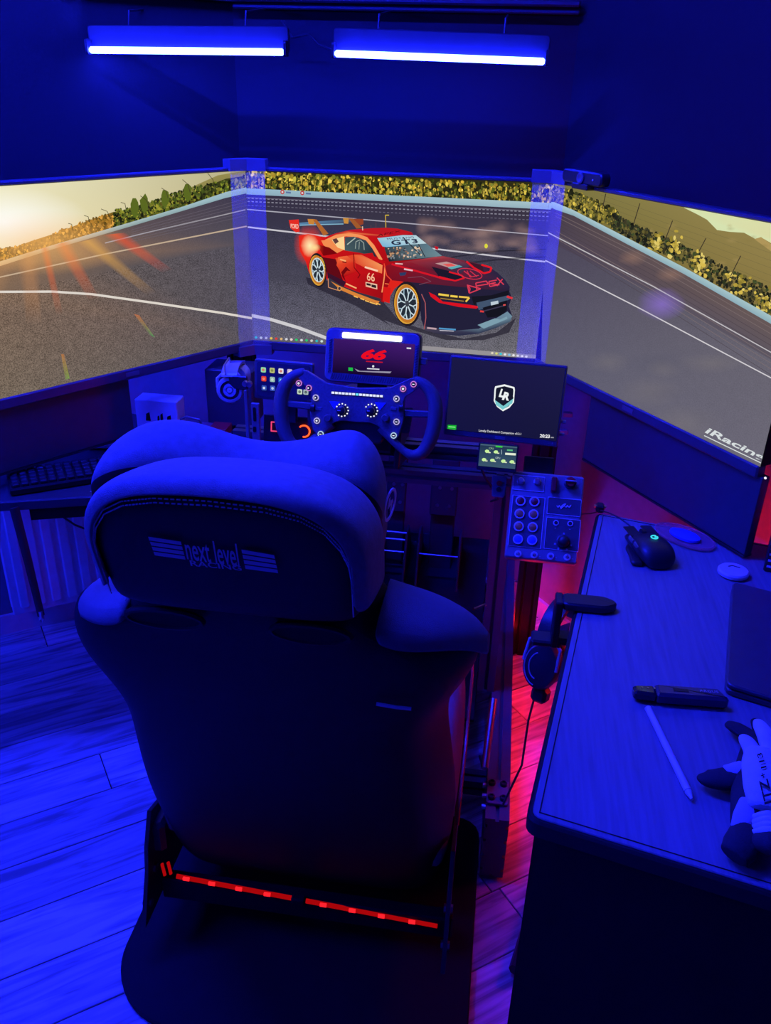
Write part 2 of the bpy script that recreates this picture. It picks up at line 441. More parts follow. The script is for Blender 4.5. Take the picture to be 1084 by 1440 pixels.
q = Vector(P4)+Vector((.6, -.8))*.85
t = thing('wall_light_bar', 'blue light bar on the rear left wall facing the seat', 'lamp', Matrix.Translation((q.x, q.y, 1.75)) @ Matrix.Rotation(math.atan2(.8, -.6), 4, 'Z'))
obj('housing', G().box((0, -.012, 0), (.94, .022, .05), ch=.004), 'white enamel', t)
obj('light_tube', G().cyl((-.45, -.036, 0), (.45, -.036, 0), .012, n=14), emit('rear blue tube', BLUE, ROOM_LAMP*.7), t, True)
for sx in (-.45, .45): obj('holder', G().box((sx*1.02, -.036, 0), (.02, .034, .034), ch=.003), 'white enamel', t)

# ------------------------------------------------------------------ blue light bars hung above the screens
LY = .10
def light_bar(label, x0, z0, x1, z1):
    a, b = Vector((x0, LY, z0)), Vector((x1, LY, z1)); mid = (a+b)/2
    F = Matrix.Translation(mid) @ Matrix.Rotation(-math.atan2(z1-z0, x1-x0), 4, 'Y'); Ln = (b-a).length
    t = thing('light_bar', label, 'lamp', F, 'blue light bars above the screens')
    g = G().slab([(-Ln/2-.008, 0), (Ln/2+.008, 0), (Ln/2+.008, .055), (-Ln/2-.008, .055)], 0, .012, Matrix(((1, 0, 0, 0), (0, 0, 1, .016), (0, 1, 0, -.004), (0, 0, 0, 1))), .002, corner=.01, seg=3)
    obj('back_plate', g, 'satin black metal', t, True)
    g = G()
    n = 10; rings = []
    for sx in (-Ln/2, -Ln/2+.004, Ln/2-.004, Ln/2):
        rr = .0075 if abs(sx) < Ln/2-.001 else .004
        rings.append([(sx, rr*math.cos(2*math.pi*k/n), -.001+rr*math.sin(2*math.pi*k/n)) for k in range(n)])
    g.loft(rings); obj('light_tube', g, emit('blue tube', BLUE, LAMP), t, True)
    for sx in (-1, 1):
        g = G().slab([(-.012, -.010), (.012, -.010), (.012, .022), (-.012, .022)], -.003, .003, Matrix.Translation((sx*(Ln/2+.004), .004, 0)) @ Matrix(((0, 0, 1, 0), (1, 0, 0, 0), (0, 1, 0, 0), (0, 0, 0, 1))), 0, corner=.006, seg=3)
        obj('end_cap', g, 'satin black metal', t)
    for sx in (-.6, .6):
        obj('hanger_wire', G().tube([(sx*Ln/2, .02, .045), (sx*Ln/2, .03, .08), (sx*Ln/2, .2, .097)], .0022, 6), 'metal cable', t)
    return t
a, b_ = ony(126, 69.5, LY), ony(399, 72.5, LY); light_bar('left one of two glowing blue light bars, above the left screen', a.x, a.z, b_.x, b_.z)
a, b_ = ony(471, 74.5, LY), ony(766, 86, LY); light_bar('right one of two glowing blue light bars, above the centre screen', a.x, a.z, b_.x, b_.z)
g = G(); g.tube([(-.335, .31, 1.60), (-.30, .28, 1.565), (-.26, .27, 1.572), (-.235, .27, 1.55), (-.2, .26, 1.54)], .003, 6)
tag(obj('lamp_cable', g, 'metal cable', smooth=True), 'thin dark cable looping between the two blue light bars', 'cable')

# ------------------------------------------------------------------ the three big screens
SW, SH, ZB = .700, .394, .890
AL, AR = .976, .9911
FC = Frame((0, 0, ZB), (0, -1, 0))
FL = Frame((-.35-.35*math.cos(AL), -.35*math.sin(AL), ZB), (math.sin(AL), -math.cos(AL), 0))
FR = Frame((.35+.35*math.cos(AR), -.35*math.sin(AR), ZB), (-math.sin(AR), -math.cos(AR), 0))
RECT = (-SW/2, 0, SW/2, SH)
def monitor(F, label):
    t = thing('monitor', label, 'monitor', F.M, 'three big screens of the racing rig')
    h = SW/2
    g = G().box((0, SH/2, -.012), (SW-.002, SH, .022)); obj('panel_body', g, 'matte black', t)
    g = G().box((0, -.012, -.006), (SW-.004, .024, .022), ch=.003); obj('bottom_bezel', g, 'bezel plastic', t)
    g = G().box((0, SH+.004, -.010), (SW-.004, .008, .024), ch=.002); obj('top_bezel', g, 'bezel plastic', t)
    g = G(); rings = []
    for k, (sc, z) in enumerate(((.99, -.023), (.95, -.032), (.6, -.05), (.5, -.066))):
        rings.append([(sx*h*sc, SH/2+sy*(SH/2)*sc, z) for sx, sy in ((-1, -1), (1, -1), (1, 1), (-1, 1))][::-1])
    g.loft(rings); obj('back_shell', g, 'black plastic', t)
    g = G().box((0, -.012, .0055), (.034, .009, .0012)); obj('badge', g, 'grey panel', t)
    return t
# --- centre picture
def trees(A, segs, n, cols, hr=(.25, 1.), size=(2, 4.5)):
    n = int(n*2.2); size = (size[0]*.55, size[1]*.68)
    """scatter foliage between a base line and a top line given as [(x, ytop, ybase)]"""
    for _ in range(n):
        i = random.randrange(len(segs)-1); t = random.random()
        x = segs[i][0]+(segs[i+1][0]-segs[i][0])*t; yt = segs[i][1]+(segs[i+1][1]-segs[i][1])*t; yb = segs[i][2]+(segs[i+1][2]-segs[i][2])*t
        y = yb+(yt-yb)*random.random(); c = random.choice(cols); k = random.uniform(.75, 1.2)
        r = random.uniform(*size); A.blob(x, y, r, r*random.uniform(.8, 1.6), tuple(min(255, q*k) for q in c), n=6)
        if _ % 25 == 0: A.c += 2e-5
tc_ = monitor(FC, 'centre screen showing a red and black racing car on a track')
A = Art(FC, RECT)
A.poly([(320, 236), (800, 254), (800, 300), (320, 275)], (46, 44, 22))
GOLD = [(186, 152, 50), (150, 130, 40), (90, 100, 35), (60, 66, 26), (48, 56, 22), (30, 32, 20), (170, 160, 60), (226, 196, 80), (110, 112, 42), (200, 176, 70)]
trees(A, [(340, 240, 270), (450, 247, 272), (600, 253, 280), (790, 262, 288)], 900, GOLD, size=(1.6, 4))
for x in range(345, 790, 9):
    y0 = 245+(x-345)*.04; A.line([(x+random.uniform(-3, 3), y0+3), (x+random.uniform(-3, 3), y0+24)], random.uniform(1, 2.4), (25, 27, 16), .8, False)
A.c += 2e-5
# road
A.poly([(320, 271), (800, 294), (800, 345), (320, 315)], [(52, 46, 66), (58, 50, 66), (62, 58, 78), (56, 54, 74)], grain=.04)
A.poly([(320, 314), (800, 344), (800, 420), (320, 392)], [(56, 54, 74), (62, 58, 78), (74, 72, 86), (72, 70, 86)], grain=.3, step=False)
A.poly([(320, 391), (800, 419), (800, 515), (320, 490)], [(74, 72, 88), (78, 76, 90), (112, 110, 116), (104, 102, 118)], grain=.62)
A.poly([(320, 263.5), (800, 286.5), (800, 296), (320, 272)], [(150, 186, 200), (168, 196, 202), (150, 178, 190), (140, 172, 188)])
for i, (ya, yb, w) in enumerate(((278.5, 300, 1.3), (283, 305.5, 1.5), (288.5, 311.5, 1.1))):
    x = 320
    while x < 800:
        y = lambda q: ya+(yb-ya)*(q-345)/(790-345)
        A.line([(x, y(x)), (x+3.2, y(x+3.2))], w, (150, 148, 165) if i < 2 else (110, 106, 125), .8, False); x += 5.6
    A.c += 2e-5
A.line([(320, 292), (800, 334)], 1.5, (178, 176, 190), .9); A.line([(320, 276.5), (800, 299)], 1.0, (120, 116, 130), .7)
A.line([(320, 316), (800, 372)], 2.2, (205, 202, 210), .95)
A.line([(320, 437), (380, 449), (420, 461), (458, 475), (500, 492)], 4.6, (206, 204, 208))
A.line([(600, 372), (640, 361), (700, 353), (790, 350)], 1.8, (36, 34, 48), .8); A.line([(640, 372), (700, 365), (790, 360)], 2.6, (36, 34, 48), .7)
for k in range(46):      # tyre smoke
    x = random.uniform(592, 752); f = (x-592)/160; y = random.uniform(312, 346)+f*8
    A.blob(x, y, random.uniform(10, 24), random.uniform(6, 12), random.choice([(205, 165, 150), (190, 150, 140), (170, 135, 130)]), .17, 10, .15, 0.); A.c += 2e-5
A.blob(683.5, 346, 2.4, 3.4, (225, 220, 60), .95, 8, .1)
for (x, y) in ((397, 270), (425, 271.5)):       # boards on the wall
    A.blob(x, y, 3, 3.2, (190, 60, 60), 1, 8, .05); A.blob(x, y, 1.5, 1.6, (225, 230, 235), 1, 8, .05); A.line([(x+5, y+.5), (x+12, y+1)], 2.4, (70, 90, 150), .8)
# --- the car; a(), b(), c() read the three study crops of it
a = lambda *p: [(400+p[i]/6.022, 290+p[i+1]/6.022) for i in range(0, len(p), 2)]
b = lambda *p: [(540+p[i]/5.705, 310+p[i+1]/5.705) for i in range(0, len(p), 2)]
c = lambda *p: [(400+p[i]/6.022, 380+p[i+1]/6.022) for i in range(0, len(p), 2)]
A.poly(c(180, 60, 370, 90, 600, 210, 830, 260, 980, 440, 1084, 470)+b(330, 880, 640, 950, 900, 900, 1060, 780, 1000, 900, 800, 960, 500, 960, 200, 870, 0, 800)+c(900, 470, 600, 300, 350, 190, 200, 120), (38, 34, 50), .82)
RED, RED2, DRK = (214, 20, 26), (150, 10, 20), (34, 30, 56)
# wing
A.poly(a(125, 140, 660, 100, 668, 128, 125, 168), [(92, 140, 178), (40, 44, 66), (60, 60, 80), (70, 110, 150)])
A.line(a(130, 160, 500, 150), 1.4, (130, 180, 205))
A.poly(a(560, 105, 668, 108, 668, 152, 640, 160), (150, 66, 40)); A.poly(a(195, 108, 258, 110, 250, 155, 205, 152), (200, 132, 56)); A.poly(a(240, 112, 270, 112, 372, 232, 330, 250), (176, 100, 44))
A.poly(a(495, 98, 545, 100, 540, 148, 505, 146), (200, 140, 60)); A.poly(a(540, 102, 580, 104, 660, 185, 610, 190), (160, 90, 44))
A.poly(a(36, 118, 120, 112, 128, 215, 95, 222, 50, 185), (228, 44, 36)); A.text('FORD', *a(52, 186, 118, 192, 118, 152, 52, 148), (255, 200, 180), bold=.02)
# rear glow and body side
A.poly(a(120, 250, 200, 235, 340, 262, 440, 228, 560, 200, 760, 185, 960, 192, 1084, 230)+b(300, 330, 470, 290, 540, 300, 300, 420, 60, 480, 0, 660)+c(810, 262, 600, 205, 470, 150, 375, 95, 345, 60)+a(350, 560, 210, 570, 180, 470, 130, 380), [RED]*6+[(180, 16, 26)]*2+[RED2]*3+[(150, 12, 22)]*3+[RED]*9)
A.poly(a(340, 285, 430, 235, 520, 208, 760, 186, 860, 182, 960, 190, 1084, 222)+b(120, 130, 0, 130)+a(790, 265, 700, 250, 560, 225, 440, 262), [(190, 24, 34)]*11+[(240, 120, 70)]*2)      # roof
A.poly(a(340, 285, 440, 240, 560, 228, 640, 240, 700, 262, 760, 330, 830, 450, 810, 465, 745, 360, 690, 290, 620, 262, 520, 255, 430, 275, 400, 300), (246, 150, 90))       # roof rail in the sun
A.text('APEX', *a(780, 262, 1000, 214, 985, 200, 770, 242), (90, 12, 22), shear=.3)
# rear quarter: sun, arch, dark folds
A.poly(a(310, 290, 400, 282, 440, 330, 500, 370, 440, 400, 330, 330), (242, 140, 80)); A.poly(a(400, 285, 505, 255, 510, 372, 450, 350), (250, 214, 150)); A.poly(a(405, 282, 440, 270, 460, 300, 430, 320), (96, 60, 60))
A.poly(a(270, 320, 380, 350, 450, 400, 330, 420), (120, 6, 14)); A.poly(a(310, 430, 440, 450, 470, 560, 500, 640, 360, 560), (96, 10, 22)); A.poly(a(430, 440, 590, 410, 600, 560, 480, 580), (224, 70, 40))
A.poly(a(455, 430, 530, 420, 600, 480, 610, 560, 500, 600, 440, 500), [(240, 110, 60), (236, 100, 60), (214, 40, 30), (190, 16, 22), (170, 12, 22), (228, 70, 40)])
A.poly(a(480, 560, 520, 510, 560, 550, 530, 545, 500, 580, 520, 640, 490, 600), (110, 8, 16))
A.blob(*a(205, 330)[0], 22, 30, (255, 60, 30), .95, 16, .05, 0., step=True)
A.blob(*a(215, 335)[0], 13, 17, (255, 240, 180), 1., 14, .05, .0, step=True); A.blob(*a(255, 350)[0], 9, 6, (255, 226, 150), .9, 12, .05, 0., step=True)
# windows
A.poly(a(512, 262, 590, 258, 690, 290, 745, 360, 780, 430, 640, 395, 510, 375), [(60, 78, 88), (70, 92, 100), (50, 66, 78), (40, 54, 66), (34, 44, 56), (52, 68, 74), (70, 92, 96)])
A.line(a(530, 325, 600, 268), 1.4, (190, 205, 190), .8); A.line(a(600, 360, 605, 300, 640, 285, 670, 310, 675, 370), 1., (170, 185, 175), .8); A.line(a(630, 365, 634, 300), .9, (170, 185, 175), .7)
A.poly(a(655, 405, 745, 395, 760, 430, 860, 470, 830, 490, 700, 465), (196, 14, 24)); A.poly(a(700, 465, 830, 485, 760, 496), (90, 8, 18))
A.poly(a(590, 410, 650, 410, 830, 500, 825, 570, 700, 530, 600, 480), [(232, 90, 50), (228, 80, 50), (245, 150, 90), (240, 120, 70), (226, 90, 50), (222, 70, 44)])
A.line(a(585, 400, 590, 520, 640, 580, 620, 610), 1.1, (110, 8, 14)); A.line(a(470, 450, 520, 465), 2.2, (250, 170, 110)); A.line(a(490, 470, 525, 478), 1.6, (120, 10, 20))
A.line(a(680, 515, 790, 548), 2.6, (250, 205, 175)); A.text('66', *a(698, 628, 764, 640, 764, 568, 698, 560), (250, 190, 150), bold=.01)
A.poly(a(686, 640, 784, 660, 786, 705, 688, 680), (236, 190, 160)); A.poly(a(694, 650, 730, 657, 730, 676, 694, 668), (40, 30, 40)); A.poly(a(736, 662, 776, 670, 776, 694, 736, 684), (40, 30, 40))
A.line(a(520, 655, 610, 695), 1.8, (250, 180, 120)); A.poly(a(360, 560, 520, 640, 500, 690, 370, 640), (56, 20, 44))
# front fender, vent
A.poly(a(840, 520, 960, 540, 950, 610, 910, 670, 850, 660), (140, 10, 24)); A.line(a(850, 505, 845, 600, 825, 730), 1.6, (250, 150, 90)); A.line(a(965, 540, 950, 610, 915, 665, 850, 655), 1.2, (246, 120, 70))
A.poly(a(905, 600, 990, 590, 1084, 640, 1060, 660, 980, 660, 930, 700, 890, 770, 845, 760), (222, 36, 28)); A.poly(c(838, 140, 900, 150, 890, 280, 830, 262), (216, 26, 26))
# side skirt
A.poly(c(372, 60, 480, 130, 640, 190, 815, 240, 815, 268, 600, 235, 372, 140), (54, 50, 64)); A.line(c(370, 70, 372, 145, 450, 170), 1., (220, 150, 110)); A.poly(c(390, 92, 470, 135, 600, 190, 770, 255, 805, 262, 790, 285, 600, 222, 470, 165), (216, 130, 56))
for x, y in ((605, 225), (660, 245), (700, 262), (738, 275), (770, 285), (795, 285)): A.line(c(x-18, y-6, x+16, y+6), 1.6, (250, 190, 90), 1, False)
A.c += 2e-5
A.blob(*c(465, 155)[0], 3, 3.6, (226, 160, 90), 1, 10, .02, step=True); A.blob(*c(465, 155)[0], 1.9, 2.4, (60, 50, 60), 1, 10, .02, step=True)
# nose: dark bonnet and bumper
A.poly(b(60, 480, 0, 370, 60, 345, 300, 310, 470, 285, 540, 300, 660, 325, 780, 352, 850, 380, 905, 415, 965, 470, 1008, 530, 1005, 570, 1024, 615, 1000, 690, 1028, 765, 1008, 812, 900, 862, 760, 908, 600, 925, 440, 912, 330, 882, 300, 800, 280, 640, 220, 540, 150, 490), [(120, 16, 34), (140, 16, 30), (150, 24, 40), (150, 50, 66), (160, 60, 70), (130, 46, 62), (110, 40, 60), (90, 36, 58)]+[(40, 36, 66)]*4+[(34, 32, 58)]*12+[(40, 30, 56)]*3)
A.poly(b(205, 330, 420, 290, 560, 302, 690, 360, 560, 470, 380, 400), [(150, 40, 54), (176, 70, 80), (140, 50, 64), (66, 52, 80), (44, 38, 66), (96, 26, 46)])
A.line(b(60, 350, 220, 395, 400, 445, 480, 470, 560, 478, 640, 458), 2.6, (214, 22, 40)); A.poly(b(380, 370, 540, 410, 640, 455, 570, 485, 440, 450), (28, 24, 44)); A.line(b(520, 412, 620, 440, 645, 462, 570, 484, 440, 452), 2.2, (224, 24, 40))
A.poly(b(650, 325, 790, 360, 800, 415, 720, 385), (60, 26, 44)); A.line(b(660, 328, 720, 380, 800, 424, 850, 412, 862, 380, 780, 355), 2.6, (226, 24, 40))
A.poly(b(410, 345, 500, 330, 600, 360, 540, 385), (190, 150, 150)); A.poly(b(470, 350, 540, 345, 575, 365, 510, 370), (225, 90, 90)); A.poly(b(510, 380, 600, 358, 630, 370, 540, 392), (90, 170, 180))
A.line(b(160, 390, 230, 402), 2.2, (230, 190, 200)); A.line(b(90, 345, 150, 350), 1.6, (230, 190, 190))
ringp = [(540+(688+98*math.cos(t))/5.705, 310+(428+40*math.sin(t)+18*math.cos(t))/5.705) for t in [2*math.pi*k/20 for k in range(21)]]
A.line(ringp, 1.1, (214, 50, 78)); A.line(b(640, 405, 700, 450), 1.4, (214, 50, 78)); A.line(b(665, 402, 690, 455, 760, 440), 1.1, (214, 50, 78)); A.line(b(690, 405, 745, 450), 1.2, (214, 50, 78))
for ltr in (b(668, 515, 682, 583, 690, 548, 672, 520, 775, 548, 684, 584), b(745, 560, 735, 502, 820, 486, 835, 510, 745, 525), b(905, 478, 840, 490, 848, 530, 925, 515, 850, 508, 895, 498), b(905, 460, 960, 515), b(950, 470, 905, 525)): A.line(ltr, 1.5, (222, 60, 86))
A.poly(b(120, 420, 180, 415, 170, 440, 130, 445), (46, 60, 100)); A.line(b(190, 460, 300, 450, 376, 490, 280, 515), 1., (120, 70, 90), .8)
A.line(b(300, 590, 330, 660, 335, 780, 322, 872), 1.3, (176, 90, 96), .9)
# lamps, grille, splitter
A.poly(b(358, 575, 410, 600, 470, 650, 640, 670, 770, 690, 740, 708, 600, 694, 440, 660, 375, 612), (216, 18, 34)); A.line(b(700, 690, 760, 695, 775, 680), 1.4, (222, 30, 44))
A.poly(b(430, 580, 690, 615, 650, 655, 450, 630), (46, 38, 40)); A.line(b(436, 592, 520, 603), 2.8, (240, 206, 80)); A.line(b(532, 606, 590, 612), 2.8, (240, 206, 80)); A.line(b(600, 612, 660, 617, 684, 620, 655, 652), 2.4, (240, 200, 80)); A.line(b(452, 625, 640, 648), 1.4, (180, 140, 60), .8)
A.poly(b(700, 610, 860, 600, 1000, 560, 1000, 600, 860, 640, 720, 680), (22, 22, 34)); A.poly(b(740, 660, 1000, 600, 1024, 625, 900, 680, 760, 720), (66, 84, 110)); A.poly(b(790, 700, 985, 640, 985, 720, 930, 770, 830, 780), (20, 20, 32))
A.line(b(770, 735, 975, 680), 1.6, (60, 56, 80)); A.poly(b(855, 655, 915, 643, 918, 668, 858, 682), (190, 205, 215)); A.line(b(770, 728, 800, 732), 2.4, (226, 60, 60)); A.line(b(985, 610, 1030, 625), 3., (226, 50, 60)); A.line(b(955, 680, 975, 676), 2., (226, 80, 80))
A.poly(b(330, 850, 560, 885, 760, 868, 990, 730, 1028, 768, 1010, 812, 900, 862, 760, 908, 600, 925, 440, 912, 330, 882), [(70, 60, 80), (60, 60, 84), (90, 110, 130), (110, 140, 160), (110, 140, 160), (70, 90, 110), (50, 60, 84), (44, 48, 76), (40, 44, 70), (46, 46, 70), (66, 60, 80)])
A.poly(b(750, 838, 890, 785, 930, 795, 985, 770, 990, 790, 800, 868), (124, 158, 174)); A.line(b(440, 866, 575, 876), 2.2, (80, 150, 200)); A.line(b(345, 862, 420, 870), 2.4, (190, 160, 170)); A.line(b(445, 882, 560, 888), 1.2, (190, 190, 205))
# windscreen
A.poly(b(0, 135, 160, 115, 255, 118, 340, 185, 465, 285, 330, 300, 200, 318, 40, 330, 5, 230), [(60, 80, 96), (60, 80, 96), (70, 92, 110), (90, 120, 135), (110, 140, 150), (40, 46, 56), (34, 30, 40), (30, 26, 36), (50, 60, 70)])
for _ in range(60):
    q = b(random.uniform(15, 300), random.uniform(215, 300))[0]; A.blob(q[0], q[1], random.uniform(.8, 2.2), random.uniform(.8, 2.2), random.choice([(200, 150, 110), (150, 100, 80), (60, 50, 56), (120, 130, 140), (230, 200, 170)]), .9, 5)
A.c += 2e-5
A.poly(a(785, 270)+b(40, 132, 150, 118, 255, 118, 340, 185, 190, 195, 20, 215)+a(830, 340), [(150, 200, 220), (150, 200, 222), (170, 206, 220), (180, 210, 220), (190, 214, 220), (140, 200, 226), (120, 186, 220), (120, 180, 214)])
A.text('MUSTANG', *b(30, 158, 240, 142, 235, 126, 20, 142), (50, 64, 90), spacing=1.1); A.text('GT3', *b(65, 200, 275, 182, 262, 146, 50, 160), (40, 48, 74), bold=.035, spacing=1.2)
A.line(b(150, 135, 290, 275), 1.2, (36, 34, 44)); A.line(b(275, 190, 330, 295), 1.1, (40, 40, 50)); A.poly(b(405, 205, 435, 212, 432, 235, 412, 230), (196, 20, 36))
A.line(b(60, 480, 20, 440, 0, 345), 1.3, (240, 70, 50)); A.line(a(855, 75, 858, 180), 1.3, (196, 160, 60)); A.line(a(855, 76, 885, 76), 1.4, (206, 180, 60)); A.line(a(660, 170, 662, 205), 1.4, (230, 190, 170)); A.line(a(732, 160, 733, 182), .9, (90, 60, 70)); A.line(a(774, 140, 775, 182), .9, (90, 60, 70))
# wheels
def wheel_art(cx, cy, rx, ry, rot, spokes):
    E = lambda k: [(cx+k*rx*math.cos(t)*math.cos(rot)-k*ry*math.sin(t)*math.sin(rot), cy+k*rx*math.cos(t)*math.sin(rot)+k*ry*math.sin(t)*math.cos(rot)) for t in [2*math.pi*i/26 for i in range(26)]]
    A.poly(E(1.12), (34, 26, 36)); A.poly([(x-1, y+.6) for x, y in E(1.)], (224, 166, 60)); A.poly(E(.96), (196, 120, 40)); A.poly(E(.80), (36, 44, 56))
    for k in range(spokes):
        t = 2*math.pi*k/spokes+.3; e = lambda q, u: (cx+q*rx*math.cos(u)*math.cos(rot)-q*ry*math.sin(u)*math.sin(rot), cy+q*rx*math.cos(u)*math.sin(rot)+q*ry*math.sin(u)*math.cos(rot))
        A.line([e(.12, t), e(.5, t), e(.78, t-.22)], 1.5, (206, 226, 232), 1, False); A.line([e(.5, t), e(.78, t+.22)], 1.5, (150, 180, 195), 1, False)
    A.c += 2e-5; A.line(E(.78)+E(.78)[:1], 1.2, (214, 226, 226)); A.poly(E(.16), (60, 66, 76))
    for k in range(10):
        t = -1.2+k*.12; A.line([(cx+.88*rx*math.cos(t), cy+.9*ry*math.sin(t)), (cx+.9*rx*math.cos(t+.06), cy+.9*ry*math.sin(t+.06))], 1.4, (255, 214, 70), 1, False)
    A.c += 2e-5
wheel_art(*a(283, 540)[0], 10.8, 21.5, -.12, 7); wheel_art(*b(185, 668)[0], 17.2, 28, -.05, 8)
# task bar
A.poly([(585, 485.5), (770, 500.5), (770, 507), (585, 491.5)], (150, 146, 150)); A.poly([(340, 473), (585, 485.5), (585, 491.5), (340, 482)], (96, 92, 100), .5)
for i, cl in enumerate([(60, 190, 190), (200, 210, 210), (190, 190, 200), (220, 190, 90), (210, 60, 60), (220, 180, 120), (210, 210, 220), (235, 210, 210), (40, 200, 110), (210, 210, 220), (40, 190, 110), (200, 200, 200), (40, 180, 190), (200, 220, 220)]):
    A.blob(360+i*7.1, 474.5+i*.42, 2.1, 1.9, cl, 1, 6, .05)
for i, cl in enumerate([(225, 215, 190), (215, 215, 120), (40, 200, 220), (235, 235, 240), (130, 190, 230), (230, 230, 235), (225, 225, 235), (240, 240, 240), (235, 235, 240)]): A.blob(692+i*6, 496.5+i*.62, 2., 1.7, cl, 1, 6, .05)
A.build('screen', tc_)
g = G(); g.box((.0, -.012, .0056), (.004, .004, .001)); obj('power_light', g, 'dot white', tc_)

# --- left picture
tl_ = monitor(FL, 'left screen showing a low sun over trees beside an empty track')
A = Art(FL, RECT)
z = lambda *p: [(p[i]/2.71, 220+p[i+1]/2.71) for i in range(0, len(p), 2)]
A.poly([(-220, 262), (0, 252), (160, 244), (350, 236), (350, 275), (200, 318), (0, 385), (-220, 460)], [(255, 252, 225), (238, 230, 178), (226, 220, 168), (176, 170, 130), (180, 160, 110), (240, 220, 150), (255, 240, 190), (255, 240, 190)])
A.blob(8, 312, 120, 52, (255, 255, 250), 1., 24, .02, 0., step=True)
A.poly(z(480, 250, 600, 180, 700, 130, 830, 72, 960, 50, 960, 140, 700, 200, 500, 260), [(150, 140, 80)]*5+[(110, 110, 60)]*3)
A.poly(z(-400, 470, -200, 400, 0, 352, 60, 345, 120, 322, 220, 290, 300, 258, 430, 212, 520, 198, 560, 200, 640, 160, 720, 140, 860, 85, 960, 70, 960, 130, 860, 150, 500, 262, 200, 350, 0, 415, -400, 540), [(150, 110, 50)]*4+[(170, 120, 40)]*3+[(110, 92, 34)]*3+[(60, 62, 26)]*5+[(40, 44, 22)]*6)
trees(A, [(-20, 352, 372), (40, 343, 357), (110, 314, 336), (160, 298, 322)], 260, [(196, 140, 50), (150, 104, 36), (110, 84, 30), (220, 160, 70)], size=(1.5, 3.5))
trees(A, [(160, 296, 322), (200, 288, 308), (262, 266, 290), (350, 246, 266)], 420, [(120, 130, 40), (70, 84, 30), (42, 48, 22), (150, 146, 50), (30, 32, 20), (88, 96, 40)], size=(1.5, 3.8))
for x, yb, h in ((232, 290, 24), (264, 284, 26), (190, 305, 26), (203, 300, 26)): A.blob(x, yb-h/2, 6, h/2, (90, 104, 34), 1, 9, .2)
A.c += 2e-5
A.poly(z(-500, 540, 0, 412, 500, 262, 860, 152, 960, 128, 960, 330, 500, 420, 0, 520, -500, 640), [(140, 110, 80), (150, 116, 86), (92, 80, 84), (66, 60, 78), (60, 56, 76), (82, 78, 90), (92, 84, 86), (128, 104, 86), (120, 100, 84)], grain=.10)
A.poly(z(-500, 640, 0, 520, 500, 420, 960, 330, 985, 760, 500, 900, -500, 1100), [(120, 100, 84), (128, 104, 86), (92, 84, 86), (82, 78, 90), (84, 80, 90), (110, 100, 90), (120, 106, 90)], grain=.5)
A.poly(z(-500, 540, 0, 400, 200, 338, 500, 250, 700, 190, 860, 136, 960, 112, 960, 136, 860, 158, 500, 266, 200, 354, 0, 418, -500, 560), [(235, 200, 150), (230, 200, 150), (206, 196, 176), (170, 190, 190), (160, 190, 196), (160, 190, 200), (170, 196, 206), (140, 170, 186), (140, 170, 180), (140, 160, 160), (180, 160, 130), (220, 180, 130), (220, 180, 130)])
A.line(z(-300, 530, 0, 460, 400, 372, 940, 266), 1.9, [(215, 190, 160)]*2+[(215, 190, 160)]*2, .75); A.line(z(400, 330, 540, 295, 935, 203), 1.6, (176, 172, 180), .8)
for k in range(6): A.line(z(500, 280+k*9, 940, 160+k*13), .6, (112, 104, 118), .6, False)
A.c += 2e-5
A.line(z(-400, 530, 0, 516, 200, 515, 350, 525, 600, 560, 850, 597, 990, 622), 3.2, (222, 214, 204))
for (p1, p2, p3, p4, cc, al) in (((60, 380), (150, 350), (160, 640), (40, 640), (220, 150, 90), .42), ((150, 350), (190, 345), (240, 600), (190, 610), (224, 100, 50), .7), ((200, 340), (270, 320), (380, 540), (300, 560), (224, 104, 56), .75), ((290, 330), (370, 310), (600, 520), (520, 540), (214, 160, 80), .7), ((390, 300), (480, 290), (700, 420), (620, 445), (226, 84, 50), .8), ((-120, 400), (80, 380), (60, 560), (-60, 600), (224, 160, 100), .3)):
    mt, mb = ((p1[0]+p2[0])/2, (p1[1]+p2[1])/2), ((p3[0]+p4[0])/2, (p3[1]+p4[1])/2)
    A.poly(z(*p1, *mt, *mb, *p4), [cc+(0.,), cc+(al,), cc+(0.,), cc+(0.,)], step=False); A.poly(z(*mt, *p2, *p3, *mb), [cc+(al,), cc+(0.,), cc+(0.,), cc+(0.,)])
A.blob(60, 342, 120, 46, (255, 190, 110), .55, 18, .05, 0., step=True)
for (x0, y0, x1, y1) in ((420, 235, 385, 200), (480, 200, 460, 175), (570, 200, 535, 150), (640, 160, 615, 120), (725, 140, 695, 88), (820, 130, 790, 62), (340, 250, 320, 225), (275, 278, 260, 255)): A.line(z(x0, y0, (x0+x1)/2+6, (y0+y1)/2-8, x1, y1), .9, (70, 62, 40), .9, False)
A.c += 2e-5
A.poly(z(510, 600, 530, 605, 590, 690, 570, 680), [(224, 120, 60, .5), (224, 120, 60, .5), (60, 170, 90, .7), (60, 170, 90, .1)])
A.poly([(86, 498), (90, 498), (98, 532), (92, 534)], [(214, 130, 60, .6), (214, 130, 60, .4), (130, 180, 70, .6), (130, 180, 70, .3)])
A.build('screen', tl_)

